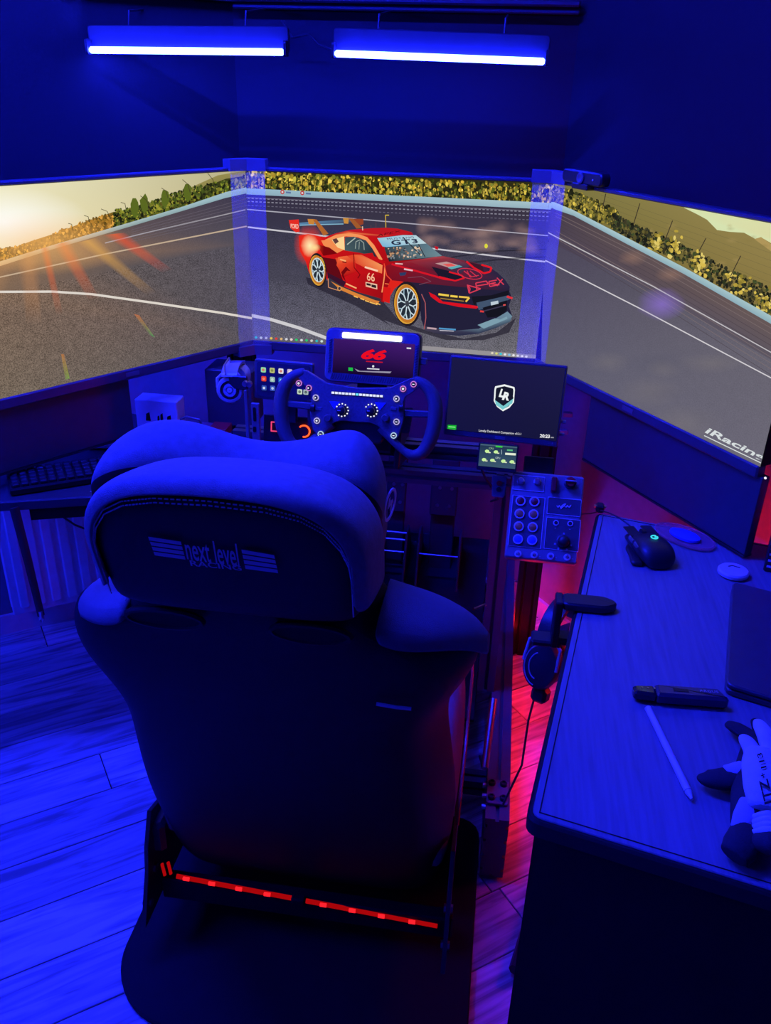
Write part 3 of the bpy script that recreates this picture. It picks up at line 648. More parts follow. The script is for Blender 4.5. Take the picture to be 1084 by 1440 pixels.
# --- right picture
tr_ = monitor(FR, 'right screen showing track, wall and dry hills, nearest the desk')
A = Art(FR, RECT)
z = lambda *p: [(740+p[i]/3.151, 220+p[i+1]/3.151) for i in range(0, len(p), 2)]
A.poly(z(100, 60, 700, 200, 1700, 380, 1700, 1100, 700, 560, 100, 260), [(120, 116, 66), (160, 142, 84), (150, 132, 80), (130, 112, 62), (126, 110, 58), (110, 104, 52)])
A.poly(z(680, 190, 700, 228, 760, 258, 800, 280, 845, 326, 900, 334, 965, 338, 1015, 366, 1040, 358, 1084, 384, 1300, 420, 1700, 560, 1700, 300), [(214, 226, 176)]*9+[(220, 214, 160)]*4)
A.poly(z(1010, 366, 1040, 357, 1084, 388, 1300, 450, 1084, 420), (176, 150, 90))
for k in range(12): A.line(z(330, 170+k*22, 1700, 640+k*42), .5, (100, 94, 62), .55, False)
A.c += 2e-5
for k in range(30):
    q = z(random.uniform(500, 1080), random.uniform(300, 520))[0]; A.blob(q[0], q[1], random.uniform(4, 12), random.uniform(2, 5), random.choice([(150, 128, 72), (136, 120, 66), (172, 148, 92)]), .35, 9, .1, 0.); 
A.c += 2e-5
trees(A, [(775, 258, 284), (835, 280, 308), (868, 296, 322)], 330, [(196, 172, 70), (150, 134, 56), (110, 104, 44), (60, 62, 30), (36, 38, 24), (84, 82, 44)], size=(1.5, 4))
trees(A, [(862, 300, 322), (905, 322, 344), (960, 344, 370), (1030, 380, 414), (1084, 405, 444), (1240, 480, 535)], 620, [(70, 66, 44), (44, 46, 34), (60, 70, 40), (96, 88, 46), (30, 32, 26)], size=(1.5, 4.2))
for (x, y, rx, ry) in ((580, 385, 30, 42), (655, 395, 32, 46), (770, 470, 44, 60), (950, 560, 48, 70), (1060, 640, 40, 60)):
    for k in range(26):
        q = z(x+random.gauss(0, rx*.5), y+random.gauss(0, ry*.5))[0]; A.blob(q[0], q[1], random.uniform(1.5, 3.6), random.uniform(1.5, 4), random.choice([(214, 186, 80), (180, 156, 62), (140, 124, 50), (226, 204, 110)]), 1, 6)
    A.c += 2e-5
for (x0, y0, x1, y1) in ((335, 240, 352, 165), (475, 300, 503, 208), (615, 370, 648, 284), (765, 420, 796, 362), (905, 530, 950, 440)): A.line(z(x0, y0, (x0+x1)/2, (y0+y1)/2, x1, y1), 1.2, (56, 48, 40), 1, False)
A.c += 2e-5
A.poly(z(60, 225, 125, 232, 210, 258, 430, 372, 700, 512, 1084, 730, 1700, 1080, 1700, 1400, 1084, 900, 560, 600, 100, 380), [(66, 56, 72), (66, 56, 72), (78, 66, 74), (92, 78, 80), (100, 84, 84), (104, 88, 86), (104, 88, 86), (96, 92, 104), (92, 86, 98), (88, 80, 94), (72, 64, 84)], grain=.03)
A.poly(z(80, 370, 100, 380, 560, 600, 1084, 900, 1700, 1400, 1700, 2400, 60, 1100), [(76, 70, 90), (76, 70, 90), (88, 84, 98), (104, 100, 112), (106, 102, 118), (116, 112, 128), (98, 98, 118)], grain=.10)
A.poly(z(60, 195, 125, 203, 205, 236, 430, 352, 700, 492, 1084, 706, 1700, 1050, 1700, 1092, 1084, 742, 700, 522, 430, 380, 210, 263, 125, 234, 60, 228), [(170, 200, 206)]*4+[(166, 196, 200)]*3+[(140, 172, 184)]*6)
for k in range(9): A.line(z(130, 250+k*16, 560, 460+k*22, 1084, 760+k*26), .8, random.choice([(62, 54, 64), (128, 112, 112), (74, 64, 72)]), .7, False)
A.c += 2e-5
A.line(z(60, 318, 120, 350, 560, 575, 1084, 868, 1700, 1215), 1.5, (200, 196, 200), .9); A.line(z(60, 450, 95, 466, 500, 672, 900, 884, 1500, 1200), 1.6, (214, 210, 214), .95)
for (x, y) in ((470, 450), (640, 525)): A.blob(*z(x, y)[0], 22, 12, (170, 130, 110), .4, 12, .1, 0., step=True)
A.blob(*z(600, 655)[0], 36, 25, (140, 112, 205), .75, 16, .05, 0., step=True)
for k in range(14): A.blob(random.uniform(800, 1080), random.uniform(470, 640), random.uniform(20, 60), random.uniform(10, 30), random.choice([(150, 140, 130), (80, 80, 100)]), .16, 10, .1, 0.); A.c += 2e-5
A.text('iRacing.com', (990, 611), (1131, 679), (1132, 668), (993, 599), (214, 220, 222), bold=.025, shear=.25); A.line([(990, 612.5), (1132, 681)], 1.3, (214, 220, 222))
A.build('screen', tr_)
q = FR.px(1074, 680, .006); g = G().cyl((q[0], -.013, .005), (q[0], -.013, .0065), .0022, n=10); obj('power_light', g, 'dot white', tr_)

# ------------------------------------------------------------------ clear strips over the two joints
def joint_strip(x, Fs, sgn, label, top_w):
    """thin clear V strip: one wing on the centre screen, one on the side screen"""
    t = thing('joint_strip', label, 'cover strip', (x, -.03, ZB+SH), 'clear strips over the joints between the screens')
    d = -Fs.a*sgn*-1 if False else (Fs.a*(-1 if sgn < 0 else 1))          # away from the joint along the side screen
    ap = Vector((x, 0, 0)) + (Vector((0, -1, 0))+Fs.n).normalized()*.014
    w1, w2 = .047, .047
    e1 = Vector((x-sgn*w1, -.004, 0)); e2 = Vector((x, 0, 0))+d*w2+Fs.n*.004
    g = G()
    for q0, q1, nn in ((e1, ap, Vector((0, -1, 0))), (ap, e2, Fs.n)):
        o = len(g.v); vs = []
        for zz in (ZB-.012, ZB+SH+.004):
            for q in (q0, q1): vs += [(q.x, q.y, zz), (q.x+nn.x*.0015, q.y+nn.y*.0015, zz)]
        g.add(vs, [(0, 1, 5, 4), (2, 6, 7, 3), (0, 4, 6, 2), (1, 3, 7, 5), (0, 2, 3, 1), (4, 5, 7, 6)])
    obj('clear_strip', g, 'lens film', t, world=True)
    for nm, z0, z1 in (('top_clip', ZB+SH+.001, ZB+SH+.026), ('bottom_clip', ZB-.034, ZB-.010)):
        g = G(); k = 1.06
        c1, c2 = Vector((x-sgn*w1*k, -.003, 0)), Vector((x, 0, 0))+d*w2*k+Fs.n*.003
        back = Vector((x, .02, 0)); fr = ap+(ap-Vector((x, 0, 0)))*.25
        b1, b2 = c1+Vector((0, .02, 0)), c2-Fs.n*.02
        ring = [c1+Vector((0, -.006, 0)), fr, c2+Fs.n*.006, b2, back, b1]
        if sgn < 0: ring = ring[::-1]
        vs = [(q.x, q.y, z0) for q in ring]+[(q.x, q.y, z1) for q in ring]; n = 6
        g.add(vs, [tuple(range(n))[::-1], tuple(range(n, 2*n))]+[(i, (i+1) % n, n+(i+1) % n, n+i) for i in range(n)])
        obj(nm, g, 'grey panel', t, world=True)
joint_strip(-.35, FL, -1, 'clear strip covering the joint of the left and centre screens', .05)
joint_strip(.35, FR, 1, 'clear strip covering the joint of the centre and right screens', .05)

# ------------------------------------------------------------------ webcam on the right screen
x0, y0 = FR.px(800, 244, 0); x1, _ = FR.px(856, 248, 0)
Fw = Frame(FR.M @ Vector(((x0+x1)/2, SH+.022, .004)), FR.n)
t = thing('webcam', 'small black webcam clipped on top edge of the right screen', 'webcam', Fw.M)
wl = (x1-x0)
obj('body', G().slab([(-wl/2, -.012), (wl/2, -.012), (wl/2, .014), (-wl/2, .014)], -.012, .014, None, .003, corner=.011, seg=4), 'black plastic', t, True)
obj('lens', G().lathe([(.011, .013), (.011, .017), (.008, .018), (.004, .016)], 18), 'carbon', t, True)
obj('clip', G().box((0, -.016, -.006), (wl*.4, .012, .045), ch=.002), 'black plastic', t)
obj('light', G().cyl((wl*.3, 0, .013), (wl*.3, 0, .0148), .002, n=8), 'white print', t)

# ------------------------------------------------------------------ dark boards below the side screens
def dark_board(F, pts, label, zb=-.176):
    P = F.pts(pts, -.002); xs = [p[0] for p in P]
    t = thing('hanging_board', label, 'board', F.M)
    x0, x1 = min(xs), max(xs)
    obj('face', G().slab([(x0, zb), (x1, zb), (x1, -.02), (x0, -.02)], -.022, -.004, None, .002), 'panel dark', t)
    obj('edge_strip', G().box(((x0+x1)/2, zb-.002, -.013), (x1-x0, .004, .02)), 'black plastic', t)
    for k in (.25, .75): obj('bracket', G().box((x0+(x1-x0)*k, -.05, -.035), (.03, .14, .022), ch=.003), 'satin black metal', t)
dark_board(FR, [(824, 600), (1055, 740)], 'dark flat board hanging below right screen behind the mouse')
dark_board(FL, [(-60, 660), (190, 612)], 'dark flat board hanging below left screen above the keyboard', -.158)

# ------------------------------------------------------------------ bucket seat
TH = math.radians(17); SB = Vector((-.012, -1.0, .2))
SV = Vector((0, -math.sin(TH), math.cos(TH))); SN = Vector((0, math.cos(TH), math.sin(TH)))
SM = Matrix(((1, 0, 0, SB.x), (0, SN.y, SV.y, SB.y), (0, SN.z, SV.z, SB.z), (0, 0, 0, 1)))     # local x right, y forward, z up the backrest
def seat_px(x, y, w=0.):
    d = ray(x, y); P = CAM+d*(((SB+SN*w-CAM).dot(SN))/d.dot(SN)); q = P-SB; return (q.x, q.dot(SV))
seat = thing('racing_chair', 'black racing bucket seat with suede head section, seen from behind', 'chair', SM)
def interp(tab, v):
    if v <= tab[0][0]: return tab[0][1:]
    for i in range(len(tab)-1):
        a, b = tab[i], tab[i+1]
        if v <= b[0]:
            t = (v-a[0])/(b[0]-a[0]); t = t*t*(3-2*t) if False else t
            return tuple(a[k]+(b[k]-a[k])*t for k in range(1, len(a)))
    return tab[-1][1:]
#        v     half   wback  side   centre
TAB = [(-.085, .246, .040, .09, .07), (-.07, .256, .034, .10, .06), (-.03, .262, .026, .10, .06), (.06, .266, .014, .11, .06), (.18, .272, .004, .12, .06), (.30, .262, .0, .12, .055), (.40, .250, .0, .12, .05), (.47, .247, .0, .12, .05),
       (.53, .262, .0, .12, .05), (.58, .284, .0, .12, .05), (.63, .289, .002, .12, .05), (.66, .27, .004, .115, .05), (.682, .238, .004, .11, .05), (.70, .203, .004, .11, .05), (.72, .168, .004, .10, .05), (.76, .150, .006, .10, .06), (.86, .135, .01, .09, .06)]
rings = []
for (v, h, wb, sd, ce) in TAB:
    prof = [(-1., .82), (-.965, .55), (-.89, .26), (-.78, .05), (-.55, 0), (-.2, -.01), (.2, -.01), (.55, 0), (.78, .05), (.89, .26), (.965, .55), (1., .82), (.99, .93), (.93, 1.), (.84, .98), (.74, .78), (.6, None), (.25, None), (-.25, None), (-.6, None), (-.74, .78), (-.84, .98), (-.93, 1.), (-.99, .93)]
    r = []
    for (k, q) in prof:
        w = ce if q is None else wb+q*(sd-wb)
        top = 0 if q is None else 0
        r.append((k*h, w, v-.30*max(0, w-wb)*(1 if v > .64 else max(0, (v-.5)/.14))))
    rings.append(r)
g = G().loft(rings); shell = obj('backrest_shell', g, 'shell black', seat, True, sub=2)
# shoulder wing tops in mesh cloth
for sx in (-1, 1):
    g = G(); rr = []
    k_ = 1 if sx > 0 else .95
    for (h, v0, w0) in ((.160, .722, .004), (.19, .712, .004), (.22, .702, .020), (.25, .684, .046), (.275, .660, .072), (.290, .630, .092)):
        ws = (w0-.002, w0+.004, w0+(.118-w0)*.33, w0+(.118-w0)*.66, .116, .122); rr.append([(sx*h*k_, w, v0-.30*w+dz-(.012 if sx < 0 else 0)) for w, dz in zip(ws, (-.014, .001, .006, .006, .001, -.014))][::sx])
    g.loft(rr, cap=False, closed=False); o = obj('shoulder_pad', g, 'mesh fabric', seat, 60, sub=2)
    md = o.modifiers.new('solid', 'SOLIDIFY'); md.thickness = .008; md.offset = -1
# head section: rounded block with a horizontal top
def headring(s, w, dz=0.):
    C0 = (-.004, .855); out = []
    pts = [(-.167, .775), (-.167, .830), (-.166, .862), (-.158, .893), (-.140, .918), (-.112, .934), (-.07, .943), (0, .946), (.07, .943), (.112, .934), (.140, .918), (.158, .893), (.166, .862), (.167, .830), (.167, .775), (.160, .752), (.11, .746), (.05, .745), (0, .745), (-.05, .745), (-.11, .746), (-.160, .752)]
    for (u, v) in pts: out.append((C0[0]+(u*.90-C0[0])*(1-s/.15), w, C0[1]+(v-C0[1])*(1-s/.09)-.62*max(0, w)+dz))
    return out
g = G(); g.loft([headring(.05, -.022), headring(.016, -.021), headring(.004, -.012), headring(0, .0), headring(0, .05), headring(0, .095), headring(.008, .112), headring(.03, .12), headring(.08, .12)])
obj('head_section_back', g, 'shell black', seat, True, sub=2)
# suede cover over the top of the head section
def cover(w, k, grow):
    pts = [(-.1685, .785), (-.169, .82), (-.169, .850), (-.167, .872), (-.158, .897), (-.140, .921), (-.112, .937), (-.07, .946), (0, .949), (.07, .946), (.112, .937), (.140, .921), (.158, .897), (.167, .872), (.169, .850), (.169, .82), (.1685, .785)]
    return [(-.004+(u*.90+.004)*(1+grow), w, .855+(v-.855)*(1+grow)-.62*max(0, w)) for u, v in pts]
g = G(); g.loft([cover(-.019, 0, -.07), cover(-.014, 0, -.015), cover(-.004, 0, .012), cover(.03, 0, .022), cover(.07, 0, .022), cover(.102, 0, .008), cover(.116, 0, -.06), cover(.122, 0, -.2)], closed=False)
cv = obj('head_cover', g, 'suede', seat, 80, sub=2)
md = cv.modifiers.new('solid', 'SOLIDIFY'); md.thickness = .006; md.offset = 1
# double seam
seam = [(p[0]*.99, -.019, p[2]-.004) for p in cover(-.02, 0, -.055)]
def densify(pts, n):
    out = []
    for i in range(len(pts)-1):
        a, b = Vector(pts[i]), Vector(pts[i+1])
        for k in range(n): out.append(a.lerp(b, k/n))
    return out+[Vector(pts[-1])]
ds = densify(seam, 9); g = G()
for i in range(0, len(ds)-1):
    for off in (.0, .006):
        a, b = ds[i]-Vector((0, 0, off)), ds[i].lerp(ds[i+1], .62)-Vector((0, 0, off)); g.tube([a+Vector((0, -.0035, 0)), b+Vector((0, -.0035, 0))], .0009, 5)
so = obj('seam_stitching', g, 'grey print', cv); so['kind'] = 'stuff'
# slots for the belts
for sx, (u, v) in ((-1, (-.095, .722)), (1, (.085, .722))):
    g = G().slab([(-.045, -.013), (.045, -.013), (.045, .013), (-.045, .013)], -.003, .003, Matrix.Translation((u, -.006, v)) @ Matrix(((1, 0, 0, 0), (0, 0, -1, 0), (0, 1, 0, 0), (0, 0, 0, 1))), 0, corner=.012, seg=4)
    obj('belt_slot', g, 'matte black', seat)
    g = G().tube([(u+.048*math.cos(t), -.007, v+.016*math.sin(t)) for t in [2*math.pi*k/20 for k in range(20)]], .004, 6, closed=True); obj('slot_rim', g, 'shell black', seat, True)
# printed maker's mark: bars, two lines of letters, bars
g = G(); W0 = -.0258
def s3(x, y): u, v = seat_px(x, y, -.024); return (u, v+.30*0)
def quad(g, p): g.add([(q[0], W0, q[1]) for q in p], [(0, 1, 2, 3)])
def bars(tl, tr, br, bl):
    for k in range(4):
        t0, t1 = k/4, k/4+.185
        f = lambda a, b, t: (a[0]+(b[0]-a[0])*t, a[1]+(b[1]-a[1])*t)
        quad(g, [f(tl, bl, t1), f(tr, br, t1), f(tr, br, t0), f(tl, bl, t0)])
bars(s3(209, 753), s3(255, 760), s3(262, 787), s3(219, 781)); bars(s3(340, 771), s3(386, 779), s3(392, 806), s3(346, 800))
def stext(t, bl, br, tr, tl, **k):
    vs, fs = text_geo(t, **k); P = [s3(*[(1-a)*(1-b)*bl[i]+a*(1-b)*br[i]+a*b*tr[i]+(1-a)*b*tl[i] for i in (0, 1)]) for a, b in vs]
    g.add([(p[0], W0, p[1]) for p in P], fs)
stext('next level', (264, 785), (338, 797), (333, 763), (258, 754), bold=.012); stext('RACING', (269, 794), (341, 801), (339, 794), (267, 786), bold=.015)
obj('maker_mark', g, 'grey print', seat)
# neck pillow with raised ends
g = G(); rr = []
for (u, vt, vb, w0, w1) in ((-.232, .795, .73, .13, .17), (-.222, .825, .70, .125, .20), (-.19, .852, .69, .12, .225), (-.15, .868, .68, .12, .24), (-.10, .862, .67, .13, .245), (-.05, .842, .67, .135, .24), (0, .838, .67, .135, .24), (.045, .848, .67, .13, .245), (.085, .868, .68, .125, .245), (.112, .872, .685, .12, .24), (.132, .858, .69, .115, .225), (.147, .835, .70, .12, .20), (.152, .80, .73, .13, .175)):
    cw, cvv = (w0+w1)/2, (vt+vb)/2; rw, rv = (w1-w0)/2, (vt-vb)/2; ring = []
    for k in range(16):
        t = 2*math.pi*k/16; ca, sa = math.cos(t), math.sin(t); e = .62
        ring.append((u, cw+rw*math.copysign(abs(ca)**e, ca), cvv+rv*math.copysign(abs(sa)**e, sa)-.25*(cw-.15)))
    rr.append(ring)
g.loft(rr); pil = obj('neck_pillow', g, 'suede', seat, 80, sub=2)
pil.data.materials.append(MATS['shell black'])                      # the back faces of the pillow are black
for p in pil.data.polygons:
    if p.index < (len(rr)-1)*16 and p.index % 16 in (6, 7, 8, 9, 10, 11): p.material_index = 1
# round badge on the pillow's end
Mb = Matrix.Translation((.1545, .17, .775)) @ Matrix.Rotation(math.radians(-12), 4, 'Z') @ Matrix.Rotation(math.radians(90), 4, 'Y')
g = G().ring((0, 0), .0185, .0225, 0, .0016, 28, Mb)
for p in (((-.004, .013), (.002, .013), (-.002, .001), (-.008, .001)), ((.002, .002), (.010, .002), (.004, -.013), (-.002, -.013)), ((-.008, .003), (.010, .003), (.010, -.001), (-.008, -.001))): g.add([(-b, a, .0012) for a, b in p], [(0, 1, 2, 3)], Mb)
obj('round_badge', g, 'white print', pil)
# cushion
g = G(); rr = []
for (y, zt, hw) in ((-1.0, .30, .22), (-.9, .315, .235), (-.75, .33, .24), (-.6, .345, .24), (-.5, .365, .235), (-.43, .37, .22), (-.40, .35, .20)):
    rr.append([(-hw, y, .20), (-hw, y, zt), (-hw*.75, y, zt+.005), (0, y, zt-.01), (hw*.75, y, zt+.005), (hw, y, zt), (hw, y, .20)])
g.loft(rr); obj('seat_cushion', g, 'mesh fabric', seat, True, world=True, sub=1)
for sx in (-1, 1):
    g = G(); rr = []
    for (y, zt, x0, x1) in ((-.98, .36, .21, .262), (-.9, .44, .20, .272), (-.8, .455, .20, .276), (-.68, .44, .20, .276), (-.56, .415, .195, .272), (-.47, .385, .19, .262), (-.42, .34, .195, .25)):
        xs = [x0, x0+.004, (x0+x1)/2, x1-.004, x1]; rr.append([(sx*xs[0]-.012, y, .22), (sx*xs[1]-.012, y, zt-.03), (sx*xs[2]-.012, y, zt), (sx*xs[3]-.012, y, zt-.03), (sx*xs[4]-.012, y, .20)][::sx])
    g.loft(rr); obj('side_bolster', g, 'mesh fabric', seat, True, world=True, sub=2)
g = G().tube([(.263, -.98, .362), (.265, -.9, .447), (.266, -.8, .462), (.266, -.68, .447), (.262, -.56, .42)], .003, 6); obj('red_piping', g, 'red plastic', seat, True, world=True)
g = G(); u0 = seat_px(688, 902, .17)
g.tube([(.272, .15, .61), (.286, .17, .598), (.288, .19, .575)], .0022, 6); obj('red_stitch', g, 'red plastic', seat)
g = G().tube([(.16, -.006, .59), (.185, -.007, .589), (.205, -.006, .588)], .0025, 6); obj('scuff_trim', g, 'grey print', seat)
# side mounts and their bolts
for sx in (-1, 1):
    X = sx*.272-.012
    g = G().slab([(-1.06, .09), (-.60, .09), (-.60, .2), (-.86, .26), (-.98, .30), (-1.01, .24), (-1.02, .19)], X-.004, X+.004, Matrix(((0, 0, 1, 0), (1, 0, 0, 0), (0, 1, 0, 0), (0, 0, 0, 1))), .001)
    sm = obj('side_mount', g, 'satin black metal', seat, world=True)
    for (y, zz) in ((-1.03, .125), (-.995, .175), (-.7, .15)):
        obj('bolt', G().cyl((X-.008, y, zz), (X+.008, y, zz), .008, n=6), 'steel', sm, True, world=True)
obj('adjust_knob', G().box((-.275, -.96, .235), (.03, .05, .07), ch=.008), 'black plastic', seat, world=True)
# lever on the right
g = G().tube([(.30, -.62, .19), (.305, -.66, .21), (.307, -.70, .235)], .006, 8); g.tube([(.307, -.70, .235), (.315, -.585, .32)], .008, 10); obj('slide_lever', g, 'steel', seat, True, world=True)

# ------------------------------------------------------------------ aluminium cockpit frame
rig = thing('cockpit_frame', 'black aluminium profile cockpit frame carrying seat, wheel deck and pedals', 'frame', (0, -.2, 0))
def tslot(w, h, pitch=.04):
    """outline of a slotted profile w x h, ccw"""
    def side(L, n):
        out = [(-L/2, 0)]
        for k in range(n):
            c = -L/2+L*(k+.5)/n; out += [(c-.004, 0), (c-.004, -.006), (c+.004, -.006), (c+.004, 0)]
        return out
    nw, nh = max(1, round(w/pitch)), max(1, round(h/pitch)); P = []
    for (L, n, ang, off) in ((w, nw, 0, h/2), (h, nh, 90, w/2), (w, nw, 180, h/2), (h, nh, 270, w/2)):
        a = math.radians(ang)
        for (t, d) in side(L, n):
            x, y = t, -off-d; P.append((x*math.cos(a)-y*math.sin(a), x*math.sin(a)+y*math.cos(a)))
    return P
def profile(name, a, b, w, h, up=(0, 0, 1), parent=None, m='aluminium black'):
    a, b = Vector(a), Vector(b); zz = (b-a).normalized(); up = Vector(up); y = (up-zz*up.dot(zz)).normalized(); x = y.cross(zz)
    M = Matrix(((x.x, y.x, zz.x, a.x), (x.y, y.y, zz.y, a.y), (x.z, y.z, zz.z, a.z), (0, 0, 0, 1)))
    g = G().slab(tslot(w, h), 0, (b-a).length, M); return obj(name, g, m, parent or rig, world=True)
for sx in (-1, 1):
    r_ = profile('base_rail', (sx*.34, -.77, .09), (sx*.34, .30, .09), .048, .16)
    g = G().slab([(-.022, -.034), (.022, -.034), (.022, .034), (-.022, .034)], 0, .006, Matrix.Translation((sx*.338, -.70, .1705)), .001, corner=.004)
    jp = obj('joint_plate', g, 'grey panel', r_, world=True)
    for bx in (-.012, .012):
        for by in (-.02, .02):
            Mb = Matrix.Translation((sx*.338+bx, -.70+by, .1765)); obj('bolt', G().lathe([(.0075, 0), (.0075, .006), (.006, .0075), (.004, .0075), (.004, .004)], 12, Mb), 'satin black metal', r_, True, world=True)
    for by in (-.72, -.69, -.66): obj('bolt', G().cyl((sx*.314-.006*sx, by, .15), (sx*.314+.004*sx, by, .15), .006, n=8), 'steel', r_, True, world=True)
    profile('upright', (sx*.30, -.33, .17), (sx*.30, -.33, .74), .04, .08, (0, 1, 0))
profile('cross_beam', (-.34, .18, .09), (.34, .18, .09), .04, .08); profile('cross_beam', (-.32, -.55, .05), (.32, -.55, .05), .04, .04)
profile('wheel_deck_beam', (-.31, -.36, .722), (.31, -.36, .722), .04, .03); profile('wheel_deck_beam', (-.31, -.30, .757), (.31, -.30, .757), .04, .03)
# slotted side plates left of the wheel
for (x0, y0, x1, y1, Y, slots) in ((343, 548, 353, 640, -.375, ()), (353, 566, 368, 640, -.385, ((356, 572, 361, 592), (356, 599, 361, 607)))):
    F = Frame((0, Y, 0), (0, -1, 0)); (a0, b1), (a1, b0) = F.px(x0, y0), F.px(x1, y1)
    pl = obj('slotted_plate', G().box(((a0+a1)/2, Y, (b0+b1)/2), (a1-a0, .006, b1-b0), ch=.0015), 'grey panel', rig, world=True)
    for s_ in slots:
        (c0, d1), (c1, d0) = F.px(*s_[:2]), F.px(*s_[2:]); obj('slot', G().slab([(c0, d0), (c1, d0), (c1, d1), (c0, d1)], Y-.0038, Y-.0028, Matrix(((1, 0, 0, 0), (0, 0, 1, 0), (0, 1, 0, 0), (0, 0, 0, 1))), 0, corner=.003, seg=3), 'matte black', pl, world=True)
for (x, y, Y) in ((352, 622, -.389), (351, 540, -.379), (345, 539, -.379)):
    q = ony(x, y, Y); obj('bolt', G().cyl((q.x, Y-.006, q.z), (q.x, Y+.004, q.z), .006, n=10), 'steel', rig, True, world=True)
q = ony(330, 620, -.36); obj('side_bar', G().cyl((q.x-.04, -.36, q.z), (q.x+.05, -.36, q.z), .007, n=10), 'satin black metal', rig, True, world=True)
a_ = ony(348, 532, -.37); obj('arm_plate', G().box((a_.x-.022, -.365, a_.z-.012), (.04, .008, .03), ch=.002), 'satin black metal', rig, world=True)
# screen stand: posts and cross bar behind the screens
for sx in (-1, 1): profile('screen_post', (sx*.40, .06, 0.0), (sx*.40, .06, .86), .06, .06, (0, 1, 0), m='matte black')
profile('screen_cross_bar', (-.40, .115, 1.05), (.40, .115, 1.05), .04, .08, m='matte black')
obj('screen_post_cap', G().box((.40, .06, .865), (.07, .07, .02), ch=.003), 'black plastic', rig, world=True)
for sx in (-1, 1):
    obj('screen_arm', G().box((sx*.40, .095, .95), (.05, .03, .26), ch=.003), 'matte black', rig, world=True)
obj('mount_plate', G().box((0, .082, 1.08), (.14, .022, .14), ch=.002), 'matte black', rig, world=True)
for (x, y) in ((798, 583), (792, 607)):
    q = ony(x, y, .02); obj('bolt', G().box((q.x, .022, q.z), (.024, .014, .012), ch=.002), 'grey panel', rig, world=True)
# sloping foot plate and heel plate
g = G(); g.add([(-.28, -.12, .10), (.28, -.12, .10), (.28, .16, .30), (-.28, .16, .30), (-.28, -.12, .09), (.28, -.12, .09), (.28, .16, .29), (-.28, .16, .29)], [(0, 1, 2, 3), (7, 6, 5, 4), (0, 4, 5, 1), (1, 5, 6, 2), (2, 6, 7, 3), (3, 7, 4, 0)])
obj('pedal_plate', g, 'matte black', rig, world=True)
obj('heel_plate', G().box((0, -.26, .10), (.56, .28, .008), ch=.002), 'satin black metal', rig, world=True)
# red light strip at the rear cross member, eight bright points
a, b_ = ony(248, 1232, -1.0), ony(615, 1302, -1.0)
strip = thing('light_strip', 'red light strip glowing on the crossbar under the seat back', 'light strip', (a.x, -1.0, a.z-.02))
d = b_-a
obj('rear_cross_member', G().box((0, -.985, .125), (.54, .026, .05), ch=.003), 'matte black', rig, world=True)
gap0, gap1 = (413-248)/(615-248), (432-248)/(615-248)
for t0, t1 in ((0, gap0), (gap1, 1)):
    p, q = a+d*t0, a+d*t1; obj('strip_tape', G().tube([p, q], .0042, 6, ry=.35), 'red led', strip, world=True)
for k in (.04, .14, .245, .355, .57, .68, .79, .905):
    p = a+d*k; obj('diode', G().box((p.x, p.y-.002, p.z), (.012, .004, .006)), 'red led core', strip, world=True)
p = a+d*((gap0+gap1)/2); obj('cable_clip', G().box((p.x, p.y-.001, p.z), (.026, .014, .016), ch=.003), 'matte black', strip, world=True)
for sy in (0, 1): p = a+Vector((-.012-.012*sy, -.002, .022-.006*sy)); obj('strip_end', G().tube([p+Vector((0, 0, .014)), p-Vector((-.003, 0, .016))], .003, 6, ry=.5), 'red led', strip, world=True)
# strip along the outer side of the right rail and one under the desk end
strip = thing('light_strip', 'thin red light strip along the right base rail', 'light strip', (.366, -.2, .02))
obj('strip_tape', G().box((.3662, -.20, .10), (.003, .90, .008)), emit('red led rail', (1., .012, .03), 55.), strip, world=True)
# soft black mat behind the seat
g = G().slab([(-.335, -1.085), (-.27, -1.165), (.29, -1.30), (.312, -1.28), (.312, -.62), (-.312, -.62), (-.335, -.86)], .001, .012, None, .003, corner=.06, seg=5)
tag(obj('floor_mat', g, mat('mat black', (.006, .006, .007), .95)), 'black rounded floor mat lying under and behind the seat', 'mat')

# ------------------------------------------------------------------ pedals
def pedal(label, x, zt, slabs, wide):
    F = Matrix.Translation((x, .06, .24)) @ Matrix.Rotation(math.radians(-14), 4, 'X')
    t = thing('pedal', label, 'pedal', F, 'pedals on the foot plate')
    obj('arm', G().box((0, .02, .16), (wide*.9, .012, .34), ch=.003), 'satin black metal', t)
    pad = obj('pad', G().box((0, -.004, .24), (wide, .014, .16), ch=.004), 'black plastic', t)
    for k in range(3):
        for s in (-1, 1): obj('hole', G().cyl((s*wide*.22+.004*k, -.013, .19+k*.05), (s*wide*.22+.004*k, -.010, .19+k*.05), .005, n=10), 'steel', pad)
    for s in (-1, 1):
        g = G().slab([(-.09, -.03), (.09, -.03), (.08, .05), (-.02, .13), (-.06, .12)], s*wide*.75-.003, s*wide*.75+.003, Matrix(((0, 0, 1, 0), (1, 0, 0, 0), (0, 1, 0, 0), (0, 0, 0, 1))), .001)
        obj('side_plate', g, 'satin black metal', t)
    for z_ in slabs: obj('cross_pin', G().cyl((-wide*.75, -.06, z_), (wide*.75, -.06, z_), .0032, n=10), 'steel', t, True)
    obj('spring', G().cyl((0, .03, .03), (0, .11, .11), .016, n=14), 'satin black metal', t, True)
pedal('left pedal with three bright cross pins, beside the seat shoulder', .012, .5, (.06, .095, .115), .055)
pedal('right pedal with a wide drilled plate and one bright cross pin', .145, .5, (.06,), .075)

